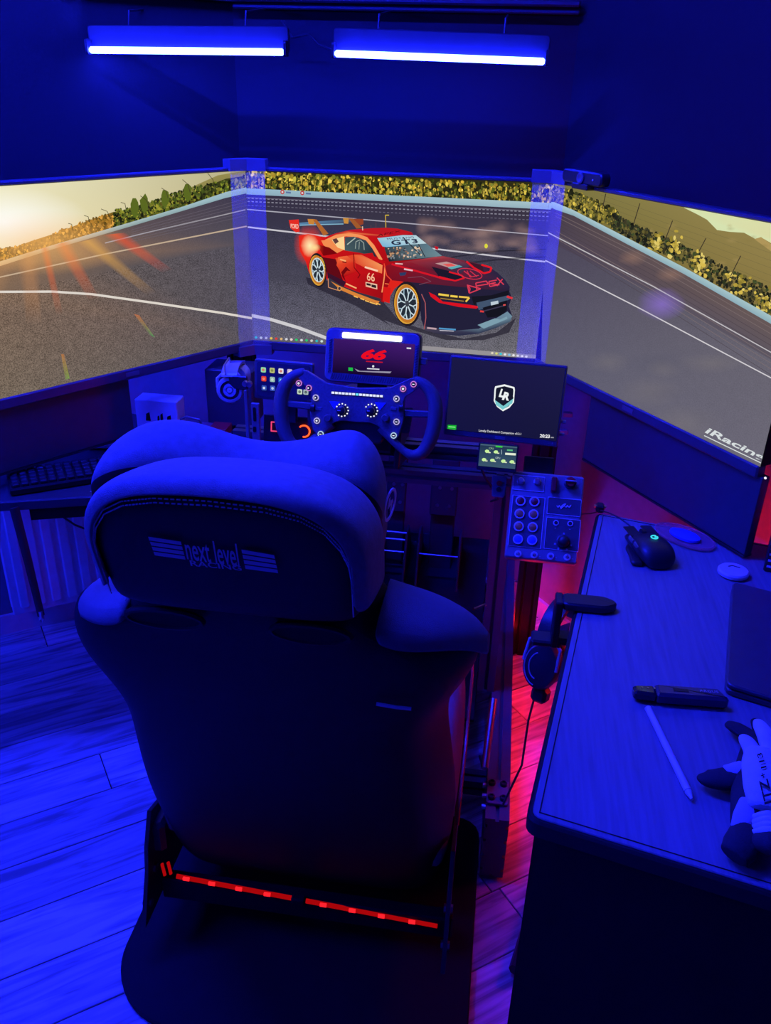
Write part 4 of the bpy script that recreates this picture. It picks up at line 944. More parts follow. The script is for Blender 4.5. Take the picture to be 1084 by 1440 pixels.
# ------------------------------------------------------------------ wheel base, steering wheel, dash
FW = Frame((-.004, -.45, .872), (0, -.966, .259))
base = thing('wheel_base', 'dark square wheel base motor behind the steering wheel', 'wheel base', Frame((-.004, -.42, .872), (0, -.966, .259)).M)
obj('motor_housing', G().box((0, -.02, -.14), (.13, .13, .18), ch=.006), 'satin black metal', base)
obj('front_flange', G().cyl((0, 0, -.055), (0, 0, -.035), .05, n=28), 'black plastic', base, True)
obj('shaft', G().cyl((0, 0, -.04), (0, 0, -.006), .022, n=20), 'steel', base, True)
for s in (-1, 1): obj('mount_bracket', G().box((s*.075, -.06, -.12), (.012, .11, .16), ch=.002), 'satin black metal', base)
wz = lambda *p: [(390+p[i]/4.517, 510+p[i+1]/4.517) for i in range(0, len(p), 2)]
W = thing('steering_wheel', 'black open racing steering wheel with lit buttons and two rotary knobs', 'steering wheel', FW.M)
# right half is readable; mirror it about the hub
hubx = sum(FW.px(*q)[0] for q in wz(413, 300, 598, 302))/2
def mir(pts): return pts+[(2*hubx-x, y) for x, y in pts[::-1]]
half = FW.pts(wz(510, 160, 715, 158, 862, 92, 905, 105, 915, 140, 860, 190, 815, 215, 800, 260, 805, 330, 800, 380, 770, 470, 740, 500, 640, 400, 590, 380, 510, 378))
top_mid, bot_mid = half[0], half[-1]
face = [(hubx, half[0][1])]+half[1:-1]+[(hubx, half[-1][1])]
left = [(2*hubx-x, y) for x, y in half[1:-1]][::-1]
pl = face+left
ar_ = sum(pl[i-1][0]*pl[i][1]-pl[i][0]*pl[i-1][1] for i in range(len(pl)))
if ar_ < 0: pl = pl[::-1]
obj('face_plate', G().slab(pl, -.012, .004, None, .0015, corner=.004, seg=2), 'carbon', W, 30)
obj('hub', G().slab([(hubx-.055, -.05), (hubx+.055, -.05), (hubx+.055, .035), (hubx-.055, .035)], -.03, -.011, None, .003, corner=.012, seg=3), 'black plastic', W, True)
gr = FW.pts(wz(868, 108, 930, 140, 975, 190, 1000, 260, 1002, 340, 990, 420, 965, 500, 920, 570, 860, 590, 800, 560, 740, 505, 690, 455, 650, 415))
def smooth3(pts, c=0., n=4):
    out = []; m = len(pts)
    for i in range(m-1):
        p0, p1, p2, p3 = [Vector(pts[max(0, min(m-1, i+k))]) for k in (-1, 0, 1, 2)]
        for k in range(n):
            t = k/n; q = .5*((2*p1)+(p2-p0)*t+(2*p0-5*p1+4*p2-p3)*t*t+(3*p1-p0-3*p2+p3)*t**3); out.append((q.x, q.y, c))
    return out+[(pts[-1][0], pts[-1][1], c)]
for sgn in (1, -1):
    P = [(x if sgn > 0 else 2*hubx-x, y) for x, y in gr]; S = smooth3(P, -.004)
    rad = [.008+.007*math.sin(math.pi*min(1, i/(len(S)*.72)))**.7 if i < len(S)*.72 else .008 for i in range(len(S))]
    obj('grip', G().tube(S, rad, 12), 'rubber grip', W, 80)
    q = [(x if sgn > 0 else 2*hubx-x, y) for x, y in FW.pts(wz(805, 300, 960, 310, 960, 350, 805, 345))]
    if sgn < 0: q = q[::-1]
    if (q[1][0]-q[0][0])*(q[2][1]-q[1][1])-(q[1][1]-q[0][1])*(q[2][0]-q[1][0]) < 0: q = q[::-1]
    obj('spoke', G().slab(q, -.012, .0, None, .002), 'rubber grip', W)
    q = FW.px(*wz(935, 330)[0]); 
    obj('shift_paddle', G().slab([(0, -.02), (.05, -.028), (.055, .028), (0, .02)] if sgn > 0 else [(-.055, .028), (-.05, -.028), (0, -.02), (0, .02)], -.035, -.031, Matrix.Translation((hubx+sgn*.055, .0, 0)), .001, corner=.006, seg=2), 'carbon', W)
    r_ = [(x if sgn > 0 else 2*hubx-x, y) for x, y in FW.pts(wz(960, 160, 1000, 200, 1016, 280, 1014, 380))]
    obj('grip_edge', G().tube(smooth3(r_, -.010), .0016, 6), 'silver plastic', W, True)
def ring_button(x, y, m, r=.0062, sym=None):
    a_, b2 = FW.px(*wz(x, y)[0]); bt = obj('button', G().cyl((a_, b2, .003), (a_, b2, .0075), r*.66, n=16), 'black plastic', W, True)
    obj('lit_ring', G().ring((a_, b2), r*.72, r, .003, .0058, 20), m, bt)
    g = G()
    if sym == '-': g.box((a_, b2, .0078), (r*.7, r*.22, .0006))
    elif sym == '+': g.box((a_, b2, .0078), (r*.7, r*.22, .0006)); g.box((a_, b2, .0078), (r*.22, r*.7, .0006))
    elif sym == 'o': g.ring((a_, b2), r*.12, r*.36, .0075, .0081, 12)
    else: g.add([(a_+k*r*.34, b2+l*r*.34, .0079) for k, l in ((-.8, -1), (.9, 0), (-.8, 1))], [(0, 1, 2)])
    obj('symbol', g, 'dot white', bt)
for x, y, s in ((140, 130, 'o'), (203, 160, '>'), (866, 136, '-'), (800, 165, 'o')): ring_button(x, y, 'magenta ring', sym=s)
for x, y, s in ((247, 221, '>'), (758, 228, '>')): ring_button(x, y, 'lilac ring', sym=s)
for x, y, s in ((254, 367, '+'), (758, 374, '-')): ring_button(x, y, 'lilac ring', sym=s)
for x, y, s in ((278, 452, '-'), (740, 461, '-')): ring_button(x, y, 'ice ring', sym=s)
for x, y in ((413, 300), (598, 302)):
    a_, b2 = FW.px(*wz(x, y)[0])
    kn = obj('rotary_knob', G().lathe([(.0105, 0), (.0105, .004), (.0085, .005), (.008, .015), (.006, .0165)], 24, Matrix.Translation((a_, b2, .004))), 'black plastic', W, True)
    obj('pointer', G().box((a_-.003, b2+.0, .0212), (.006, .0012, .001)), 'white print', kn)
    for k in range(10):
        t = math.radians(150-k*30); obj('diode', G().cyl((a_+.0125*math.cos(t), b2+.0125*math.sin(t), .0038), (a_+.0125*math.cos(t), b2+.0125*math.sin(t), .0052), .0014, n=8), 'dot white', kn)
for x, y in ((325, 350), (688, 350)):
    a_, b2 = FW.px(*wz(x, y)[0]); obj('thumb_knob', G().lathe([(.008, 0), (.008, .008), (.006, .010)], 16, Matrix.Translation((a_, b2, .003))), 'rubber grip', W, True)
for x, y in ((228, 285), (788, 285)):
    a_, b2 = FW.px(*wz(x, y)[0]); obj('thumb_wheel', G().cyl((a_-.004, b2, .004), (a_+.004, b2, .004), .008, n=18), 'black plastic', W, True)
for x, y, s in ((365, 265, -1), (655, 272, 1)):
    a_, b2 = FW.px(*wz(x, y)[0]); obj('triangle_plate', G().slab([(a_-.011, b2+.006), (a_, b2-.009), (a_+.011, b2+.006)], .0035, .0052), 'blue plastic', W)
for x, y in ((265, 290), (740, 290)):
    a_, b2 = FW.px(*wz(x, y)[0]); obj('name_tag', G().box((a_, b2, .005), (.012, .006, .002), ch=.0006), 'grey panel', W)
(x0, y0), (x1, y1) = FW.px(*wz(345, 189)[0]), FW.px(*wz(675, 189)[0])
bar = obj('rev_light_bar', G().slab([(x0, y0-.003), (x1, y0-.003), (x1, y0+.003), (x0, y0+.003)], .0035, .005, None, 0, corner=.0028, seg=3), 'black plastic', W)
for k in range(15):
    xx = x0+(x1-x0)*(k+.5)/15; obj('diode', G().box((xx, y0, .0053), ((x1-x0)/15*.8, .0042, .0008)), emit('rev cyan', (.15, .75, 1.), 1.1) if k == 7 else 'lilac led' if False else emit('rev white', (.62, .66, 1.), 1.3), bar)

dz = lambda *p: [(440+p[i]/6.376, 450+p[i+1]/6.376) for i in range(0, len(p), 2)]
def rect_of(F, tl, tr_, br, bl):
    T = F.pts([tl, tr_, br, bl]); return ((T[0][0]+T[3][0])/2, (T[2][1]+T[3][1])/2, (T[1][0]+T[2][0])/2, (T[0][1]+T[1][1])/2)
cq = ony(523, 503, -.405)
FD = Frame(cq, (-.03, -.97, .22))
D = thing('dash_display', 'rounded dash display showing red 66 above the steering wheel', 'display', FD.M)
x0, y0, x1, y1 = rect_of(FD, *dz(108, 72, 965, 112, 950, 600, 108, 560))
def rr4(x0, y0, x1, y1): return [(x0, y0), (x1, y0), (x1, y1), (x0, y1)]
obj('housing', G().slab(rr4(x0, y0, x1, y1), -.03, .0, None, .003, corner=.016, seg=5), 'black plastic', D, True)
g = G().slab(rr4(x0+.0015, y0+.0015, x1-.0015, y1-.0015), -.001, .004, None, .0015, corner=.015, seg=5); obj('bezel', g, 'box grey', D, True)
sx0, sy0, sx1, sy1 = rect_of(FD, *dz(182, 166, 925, 215, 890, 520, 188, 472))
obj('glass', G().slab(rr4(sx0, sy0, sx1, sy1), .0035, .0046, None, 0, corner=.003), mat('dash glass', (.01, .008, .02), .15), D)
lb = rect_of(FD, *dz(268, 112, 802, 142, 800, 190, 266, 164))
obj('light_bar', G().slab(rr4(*lb), .0036, .006, None, .0006, corner=.003, seg=3), 'violet white bar', D)
g = G(); n = 34          # slanted grip ribs below and beside the glass
for k in range(n):
    xx = sx0+(sx1-sx0)*k/n-.004; g.slab([(xx, sy0-.013), (xx+.0016, sy0-.013), (xx+.0056, sy0-.0015), (xx+.004, sy0-.0015)], .0035, .0056)
for side in (sx0-.009, sx1+.002):
    for k in range(13):
        yy = sy0+(sy1-sy0)*k/13; g.slab([(side, yy), (side+.006, yy+.003), (side+.006, yy+.0046), (side, yy+.0016)], .0035, .0056)
rb = obj('grip_ribs', g, 'bezel plastic', D); rb['kind'] = 'stuff'
A = Art(FD, (sx0, sy0, sx1, sy1), .0048)
A.raw(rr4(sx0, sy0, sx1, sy1), [(20, 6, 46), (22, 8, 50), (66, 26, 110), (58, 22, 104)], 1.); A.c += 2e-5
A.text('66', *dz(430, 350, 655, 362, 664, 268, 440, 256), (236, 12, 34), bold=.05, shear=.25); A.line(dz(475, 370, 625, 380), 1.6, (190, 20, 50))
A.poly(dz(318, 425, 358, 428, 358, 458, 318, 455), (30, 190, 70)); A.line(dz(485, 435, 595, 442), 1.5, (220, 220, 230)); A.blob(*dz(540, 415)[0], 1.6, 1.8, (225, 225, 235), 1, 8, .02)
A.poly(dz(372, 435, 420, 455, 690, 462, 705, 462, 690, 478, 400, 462), (150, 145, 170)); A.line(dz(840, 252, 880, 255), 2., (220, 220, 235))
A.build('dash_picture', D)
obj('bracket', G().box((.0, y0-.02, -.02), (.06, .05, .008), ch=.001), 'satin black metal', D)
q = FD.px(*dz(985, 375)[0]); obj('side_port', G().box((q[0], q[1], -.012), (.014, .014, .012), ch=.002), 'grey panel', D)

# ------------------------------------------------------------------ icon deck left of the wheel
kz = lambda *p: [(340+p[i]/9.855, 490+p[i+1]/9.855) for i in range(0, len(p), 2)]
FK = Frame(ony(398, 545, -.36), (-.06, -.97, .12))
K = thing('icon_deck', 'dark tablet deck with rows of coloured app icons left of the wheel', 'touch deck', FK.M)
x0, y0, x1, y1 = rect_of(FK, *kz(160, 140, 985, 212, 985, 770, 185, 690))
obj('housing', G().slab(rr4(x0, y0, x1, y1), -.012, 0, None, .002, corner=.005, seg=3), 'bezel plastic', K, True)
obj('glass', G().slab(rr4(x0+.006, y0+.006, x1-.006, y1-.006), -.0005, .0012, None, 0, corner=.003), mat('deck glass', (.05, .05, .06), .25), K)
obj('stand', G().box(((x0+x1)/2, y0-.02, -.02), (.05, .06, .012), ch=.002), 'satin black metal', K)
icons = [(302, 295, (150, 220, 170), (230, 90, 90)), (424, 303, (190, 200, 120), (120, 130, 70)), (545, 312, (230, 230, 230), (210, 80, 70)), (667, 322, (200, 180, 225), (245, 235, 245)), (788, 330, (40, 150, 110), (150, 220, 200)), (898, 340, (190, 170, 150), (60, 50, 50)),
         (308, 418, (226, 60, 50), (250, 150, 130)), (427, 428, (150, 190, 185), (210, 230, 220)), (546, 438, (40, 120, 210), (160, 220, 250)), (668, 448, (235, 235, 240), (60, 60, 70)),
         (312, 545, (50, 80, 180), (220, 230, 255)), (430, 550, (60, 90, 200), (200, 220, 255)), (550, 560, (70, 170, 90), (190, 235, 190)), (805, 598, (200, 220, 200), (60, 80, 70)), (890, 604, (170, 190, 190), (60, 70, 80))]
for x, y, c1, c2 in icons:
    a_, b2 = FK.px(*kz(x, y)[0]); r = .0054
    ic = obj('icon', G().slab(rr4(a_-r, b2-r, a_+r, b2+r), .0012, .0020, None, 0, corner=.002, seg=2), emit('icon %d %d' % (x, y), srgb(c1), .9), K)
    obj('glyph', G().ring((a_, b2), r*.15, r*.5, .0018, .0025, 10), emit('glyph %d %d' % (x, y), srgb(c2), .9), ic)
# ------------------------------------------------------------------ start panel with red square and red ring
FS = Frame(ony(408, 605, -.34), (0, -.98, .2))
S = thing('start_panel', 'small dark panel with red square light and red ring behind the wheel', 'button panel', FS.M)
obj('plate', G().box((0, 0, -.004), (.12, .062, .008), ch=.002), 'black plastic', S)
a_, b2 = FS.px(388, 600); h = .011; g = G()
for p in (rr4(a_-h, b2-h, a_+h, b2-h+.0022), rr4(a_-h, b2+h-.0022, a_+h, b2+h), rr4(a_-h, b2-h, a_-h+.0022, b2+h), rr4(a_+h-.0022, b2-h, a_+h, b2+h)): g.slab(p, 0, .003)
obj('square_light', g, 'pink square', S)
a_, b2 = FS.px(428, 606); g = G()
pts = [(a_+.0125*math.cos(math.radians(t)), b2+.0125*math.sin(math.radians(t)), .004) for t in range(140, -101, -12)]
obj('ring_light', G().tube(pts, .0018, 6), 'red ring', S, True); obj('start_button', G().cyl((a_, b2, 0), (a_, b2, .005), .0095, n=20), 'dark red plastic', S, True)

# ------------------------------------------------------------------ side display with the shield mark
lz = lambda *p: [(620+p[i]/5.705, 490+p[i+1]/5.705) for i in range(0, len(p), 2)]
FLR = Frame(ony(709, 562, -.42), (-.10, -.98, .16))
Q = thing('side_display', 'dark side monitor with white LR shield, right of the steering wheel', 'display', FLR.M)
x0, y0, x1, y1 = rect_of(FLR, *lz(68, 64, 1016, 134, 938, 785, 24, 700))
obj('housing', G().slab(rr4(x0, y0, x1, y1), -.014, 0, None, .002, corner=.003, seg=2), 'bezel plastic', Q, True)
ix0, iy0, ix1, iy1 = x0+.004, y0+.0125, x1-.004, y1-.004
A = Art(FLR, (ix0, iy0, ix1, iy1), .0006)
A.raw(rr4(ix0, iy0, ix1, iy1), [(20, 20, 66), (22, 22, 60), (28, 26, 74), (26, 24, 70)], 1.); A.c += 2e-5
def shield(k, cy=0., sh=0.):
    cx, c_y = 509, 392; pts = [(-74, -88), (0, -104), (80, -82), (84, -60), (76, 40), (40, 84), (-12, 112), (-60, 76), (-86, 30), (-80, -66)]
    return lz(*sum(([cx+x*k, c_y+cy+y*k] for x, y in pts), []))
A.poly(shield(1.), (240, 245, 245)); A.poly(shield(.86), (22, 24, 44)); A.poly(lz(432, 410, 500, 462, 580, 400, 572, 440, 495, 492, 440, 452), (120, 200, 205)); A.poly(lz(434, 400, 500, 446, 582, 388, 580, 402, 500, 462, 434, 414), (22, 24, 44))
A.text('L', *lz(462, 388, 500, 396, 512, 330, 478, 322), (240, 245, 245), bold=.05, shear=.1); A.text('R', *lz(488, 412, 545, 420, 556, 356, 504, 346), (240, 245, 245), bold=.05, shear=.1)
A.poly(lz(54, 612, 124, 616, 120, 668, 50, 662), (20, 170, 50)); A.line(lz(60, 628, 116, 632), 1.6, (120, 240, 130)); A.line(lz(62, 648, 112, 652), 1.4, (90, 220, 110), .8)
A.text('Lovely Dashboard Companion v3.3.1', *lz(303, 672, 642, 700, 643, 678, 304, 648), (225, 225, 235), bold=.01); A.text('20:23', *lz(792, 714, 872, 720, 874, 692, 795, 686), (240, 240, 245), bold=.03); A.line(lz(880, 714, 905, 715), 1.6, (150, 150, 165))
A.build('side_picture', Q)
obj('bottom_badge', G().box(((x0+x1)/2, y0+.006, .0004), (.02, .006, .001)), 'grey panel', Q)
obj('back_arm', G().box(((x0+x1)/2, y0+.05, -.035), (.06, .08, .04), ch=.004), 'satin black metal', Q)
for yy in (y0+.05, y0+.025): obj('side_key', G().box((x1+.004, yy, -.01), (.012, .006, .008), ch=.001), 'grey panel', Q)
# ------------------------------------------------------------------ little readout under it
FT = Frame(ony(699, 640, -.46), (-.03, -.95, .3))
T = thing('readout_display', 'tiny grey-green readout screen hanging below the side monitor', 'display', FT.M)
x0, y0, x1, y1 = rect_of(FT, *lz(318, 760, 614, 788, 590, 985, 296, 955))
obj('housing', G().slab(rr4(x0-.003, y0-.004, x1+.003, y1+.002), -.012, 0, None, .001, corner=.002), 'black plastic', T)
A = Art(FT, (x0, y0+.004, x1, y1), .0006); A.raw(rr4(x0, y0+.004, x1, y1), [(58, 84, 110), (60, 88, 112), (30, 50, 80), (30, 50, 80)]); A.c += 2e-5
A.poly(lz(318, 765, 612, 790, 610, 800, 316, 776), (70, 96, 120)); A.poly(lz(440, 780, 494, 784, 492, 796, 438, 792), (60, 200, 70))
for x, y in ((370, 825), (440, 830), (345, 892), (412, 897), (500, 904), (568, 910)): A.blob(*lz(x, y)[0], 3.4, 2.4, (200, 240, 160), 1, 7, .1); A.line(lz(x+10, y+10, x+28, y+11), 1.4, (225, 230, 200))
A.text('CPU', *lz(385, 808, 422, 811, 422, 796, 385, 793), (170, 210, 170)); A.text('GPU', *lz(437, 884, 474, 887, 474, 872, 437, 869), (200, 220, 215)); A.line(lz(515, 845, 600, 850), 3., (225, 235, 215)); A.line(lz(530, 815, 575, 818), 2., (90, 190, 130)); A.line(lz(486, 812, 486, 850), .8, (160, 180, 190))
A.build('readout_picture', T)
# small bracket plate with a red key
FP = Frame(ony(703, 684, -.45), (0, -.9, .43)); Pp = thing('key_plate', 'small bracket plate with round red key left of the button box', 'key plate', FP.M)
x0, y0, x1, y1 = rect_of(FP, (689, 668), (714, 669), (711, 700), (692, 699))
obj('plate', G().slab([(x0+.003, y0), (x1-.003, y0), (x1, y1), (x0, y1)], -.004, 0, None, .001, corner=.004, seg=2), 'grey panel', Pp)
obj('red_key', G().cyl(((x0+x1)/2, y1-.016, 0), ((x0+x1)/2, y1-.016, .004), .0055, n=16), 'red plastic', Pp, True)
obj('dark_key', G().cyl(((x0+x1)/2, y0+.016, 0), ((x0+x1)/2, y0+.016, .003), .005, n=16), 'black plastic', Pp, True)
g = G().tube([ony(675, 655, -.43), ony(682, 672, -.42), ony(694, 690, -.41), ony(700, 702, -.40), ony(690, 705, -.38)], .0025, 6); tag(obj('drooping_cable', g, 'metal cable', smooth=True), 'black cable drooping under the readout screen to the key plate', 'cable')

# ------------------------------------------------------------------ button box
bz = lambda *p: [(700+p[i]/8.34, 650+p[i+1]/8.34) for i in range(0, len(p), 2)]
FB = Frame(ony(766, 727, -.50), (-.02, -.80, .60))
BB = thing('button_box', 'dark button box with red and orange round keys beside the desk', 'button box', FB.M)
x0, y0, x1, y1 = rect_of(FB, *bz(150, 105, 1000, 160, 950, 1190, 100, 1125))
obj('case', G().slab(rr4(x0, y0, x1, y1), -.035, 0, None, .003, corner=.007, seg=4), 'box grey', BB, True)
def bp(x, y): return FB.px(*bz(x, y)[0])
def frame_line(name, pts, m='bezel plastic'):
    P = [bp(*p) for p in pts]; xa, xb = (P[0][0]+P[3][0])/2, (P[1][0]+P[2][0])/2; ya, yb = (P[2][1]+P[3][1])/2, (P[0][1]+P[1][1])/2
    obj(name, G().slab(rr4(xa, ya, xb, yb), -.0005, .0012, None, 0, corner=.005, seg=3), m, BB)
    c_ = [(xa, ya), (xb, ya), (xb, yb), (xa, yb)]; obj('outline', G().tube(densify([(x, y, .0013) for x, y in c_+c_[:1]], 1)[:-1], .0008, 5, closed=True), 'white print', BB)
frame_line('knob_field', [(185, 150), (545, 175), (540, 345), (180, 325)], 'box grey'); frame_line('key_field', [(165, 390), (545, 415), (510, 1010), (130, 985)])
frame_line('logo_field', [(590, 415), (975, 440), (970, 635), (575, 610)]); frame_line('dial_field', [(570, 650), (965, 680), (945, 1050), (545, 1015)])
for (x, y, m) in ((265, 457, 'dark red plastic'), (428, 465, 'dark red plastic'), (253, 607, 'orange plastic'), (417, 615, 'orange plastic'), (244, 755, 'orange plastic'), (406, 765, 'orange plastic'), (234, 905, 'blue plastic'), (400, 915, 'blue plastic')):
    a_, b2 = bp(x, y); k = obj('round_key', G().lathe([(.0074, .001), (.0074, .005), (.006, .006)], 20, Matrix.Translation((a_, b2, 0))), m, BB, True)
    obj('key_ring', G().ring((a_, b2), .0076, .0098, .0005, .0046, 22), 'white plastic', k, True)
for (x, y) in ((236, 1075), (425, 1088), (617, 1103), (812, 1115)):
    a_, b2 = bp(x, y); k = obj('toggle_switch', G().cyl((a_, b2, 0), (a_, b2+.003, .013), .0026, .002, 10), 'steel', BB, True); obj('nut', G().ring((a_, b2), .0036, .0068, 0, .003, 18), 'white plastic', k, True)
for (x, y) in ((680, 713), (847, 722)):
    a_, b2 = bp(x, y); k = obj('small_key', G().cyl((a_, b2, 0), (a_, b2, .004), .0036, n=16), 'black plastic', BB, True); obj('key_ring', G().ring((a_, b2), .0036, .0056, 0, .0032, 18), 'white plastic', k, True)
for (x, y) in ((268, 225), (462, 232)):
    a_, b2 = bp(x, y); k = obj('chrome_knob', G().lathe([(.0075, 0), (.0075, .003), (.006, .004), (.0055, .014), (.004, .0155)], 20, Matrix.Translation((a_, b2, 0))), 'steel', BB, True)
a_, b2 = bp(765, 935); k = obj('black_dial', G().lathe([(.0135, 0), (.0135, .002), (.0115, .003), (.0105, .016), (.007, .020), (.002, .0208)], 24, Matrix.Translation((a_, b2, .001))), 'black plastic', BB, True)
for t in (200, 240, 300, 340, 90): obj('dial_mark', G().box((a_+.0165*math.cos(math.radians(t)), b2+.0165*math.sin(math.radians(t)), .0015), (.0035, .0035, .0008)), 'silver plastic', BB)
a_, b2 = bp(655, 275); k = obj('switch_guard', G().box((a_, b2, .008), (.0105, .030, .015), ch=.002), 'dark red plastic', BB); obj('hinge', G().cyl((a_-.006, b2+.013, .004), (a_+.006, b2+.013, .004), .003, n=10), 'steel', k, True)
a_, b2 = bp(845, 250); k = obj('stop_knob', G().lathe([(.0115, 0), (.0115, .010), (.0095, .011), (.0095, .017), (.0085, .018)], 24, Matrix.Translation((a_, b2, 0))), 'black plastic', BB, True)
obj('knob_top', G().cyl((a_, b2, .0165), (a_, b2, .0195), .0088, n=24), 'red plastic', k, True); obj('knob_bar', G().box((a_, b2, .022), (.022, .003, .006), ch=.001), 'silver plastic', k)
g = G(); p_ = [bp(695, 535), bp(855, 545), bp(855, 500), bp(695, 490)]; text_into(g, 'MOZA', p_[0], p_[1], p_[2], p_[3], .0022, shear=.4) if False else None
S_ = [bp(*q) for q in ((690, 512), (705, 532), (720, 508), (735, 535), (755, 508), (795, 490), (735, 552), (770, 515), (800, 530), (815, 508), (830, 530), (858, 505), (840, 535))]
obj('script_mark', G().tube(smooth3(S_, .0022, 3), .0009, 5), 'white print', BB, True)
for (x, y) in ((672, 775), (842, 788), (490, 1108), (683, 1122), (875, 1135)): a_, b2 = bp(x, y); obj('caption', G().box((a_, b2, .0016), (.003, .0012, .0004)), 'silver plastic', BB)
obj('arm', G().box(((x0+x1)/2-.02, y1+.01, -.03), (.06, .06, .012), ch=.002), 'satin black metal', BB)

# ------------------------------------------------------------------ silver headphones on a hook, left of the wheel
FH = Frame(ony(323, 549, -.37), (.15, -.97, .15))
FH.M = FH.M @ Matrix.Scale(1.18, 4)
H = thing('headphones', 'pale round headphones hanging from the rig left of the icon deck', 'headphones', FH.M)
obj('ear_cup', G().lathe([(.022, -.03), (.024, -.012), (.0245, -.004), (.022, .0), (.0175, .001), (.017, -.002), (.012, -.002), (.0115, .001), (.007, .001), (.006, -.001), (.0045, .0015), (.001, .0015)], 30), 'silver plastic', H, True)
obj('dark_disc', G().ring((0, 0), .0125, .0168, -.003, -.0008, 26), 'black plastic', H); obj('cup_emblem', G().ring((0, 0), .0018, .0035, .001, .0022, 14), 'white print', H)
obj('ear_cushion', G().lathe([(.021, -.052), (.024, -.046), (.024, -.034), (.021, -.03)], 24), 'black leather', H, True)
obj('yoke', G().tube([(-.0225, .004, -.006), (-.0225, .02, -.006), (-.012, .03, -.008), (.012, .03, -.008), (.0225, .02, -.006), (.0225, .004, -.006)], .003, 8), 'silver plastic', H, True)
g = G(); rr = []
for k in range(13):
    t = math.pi*k/12; cy, cz = .024+.014*math.sin(t), -.055+.055*math.cos(t)
    rr.append([(-.014, cy, cz), (.014, cy, cz), (.014, cy+.004*math.sin(t)+.001, cz+.004*math.cos(t)), (-.014, cy+.004*math.sin(t)+.001, cz+.004*math.cos(t))])
g.loft(rr); obj('headband', g, 'silver plastic', H, True)
obj('far_cup', G().lathe([(.022, -.115), (.0245, -.1), (.024, -.08), (.021, -.062)], 24, Matrix.Translation((0, .012, 0))), 'silver plastic', H, True)
obj('hook', G().tube([(-.006, .03, .004), (-.008, .045, -.002), (-.006, .052, -.04), (-.006, .044, -.05), (.02, .044, -.06)], .0018, 6), 'steel', H, True)

# ------------------------------------------------------------------ right desk
DZ = .705
c0, c1, c2 = onz(739, 1150, DZ), onz(839, 719, DZ), onz(1084, 1257, DZ)
fd = (c1-c0).normalized(); fr_ = (c2-c0).normalized()
W1 = .95
dA, dB = Vector((c0.x, c0.y)), Vector((c0.x+fr_.x*W1, c0.y+fr_.y*W1)); dD = Vector((c1.x, c1.y)); dC = dD+Vector((fr_.x*W1, fr_.y*W1))
desk = thing('desk', 'grey grained desk with black front panel on the right of the seat', 'desk', (dA.x, dA.y, 0))
obj('desktop', G().slab([tuple(dA), tuple(dB), tuple(dC), tuple(dD)], DZ-.028, DZ-.002, None, .003, corner=.018, seg=4), 'desk edge', desk, True, world=True)
ins = .0105
def inset(k, z0, z1):
    q = [dA, dB, dC, dD]; ctr = sum(q, Vector((0, 0)))/4; out = []
    u, v = Vector((fr_.x, fr_.y)), Vector((fd.x, fd.y))
    for p, (s, t) in zip(q, ((1, 1), (-1, 1), (-1, -1), (1, -1))): out.append(tuple(p+u*s*k+v*t*k))
    return out
obj('top_surface', G().slab(inset(.006, 0, 0), DZ-.003, DZ, None, .0012, corner=.014, seg=4), 'desk board', desk, True, world=True)
q = inset(.0145, 0, 0); obj('edge_groove', G().tube([Vector((a, b, DZ)) for a, b in q], .0012, 5, closed=True), 'desk edge', desk, world=True)
q = inset(.012, 0, 0)
pa, pb = Vector(q[0]), Vector(q[1]); nn = Vector((fd.x, fd.y)).normalized()
g = G(); ring = [pa, pb, pb+nn*.018, pa+nn*.018]; g.add([(p.x, p.y, z) for z in (.002, DZ-.028) for p in ring], [(3, 2, 1, 0), (4, 5, 6, 7), (0, 1, 5, 4), (1, 2, 6, 5), (2, 3, 7, 6), (3, 0, 4, 7)])
obj('front_panel', g, 'matte black', desk, world=True)
p = dD+Vector((.03, -.05)); obj('rear_leg', G().box((p.x, p.y, (DZ-.028)/2), (.045, .03, DZ-.030), ch=.003), 'satin black metal', desk, world=True)
a, b_ = Vector((p.x, p.y, .02)), Vector((dA.x+.05, dA.y+.3, .02)); obj('foot_rail', G().tube([a, b_], .014, 8), 'satin black metal', desk, True, world=True)
# red strip on the desk leg and along the rear edge
strip = thing('light_strip', 'short red light strip with bright points on the desk leg', 'light strip', (p.x-.025, p.y, .4))
obj('strip_tape', G().box((p.x-.024, p.y-.006, .54), (.003, .016, .16)), emit('red led leg', (1., .012, .012), 25.), strip, world=True)
for k in range(5): obj('diode', G().box((p.x-.0265, p.y-.006, .48+k*.03), (.003, .008, .008)), 'red led core', strip, world=True)
a, b_ = dD+(dC-dD)*.32+Vector((0, .03)), dC+Vector((0, .03))
strip = thing('light_strip', 'red light strip hidden behind the desk, reddening the wall', 'light strip', (a.x, a.y, DZ-.05))
obj('strip_tape', G().tube([(a.x, a.y, DZ-.10), (b_.x, b_.y, DZ-.10)], .006, 6), emit('red led wall', (1., .012, .02), 130.), strip, world=True)

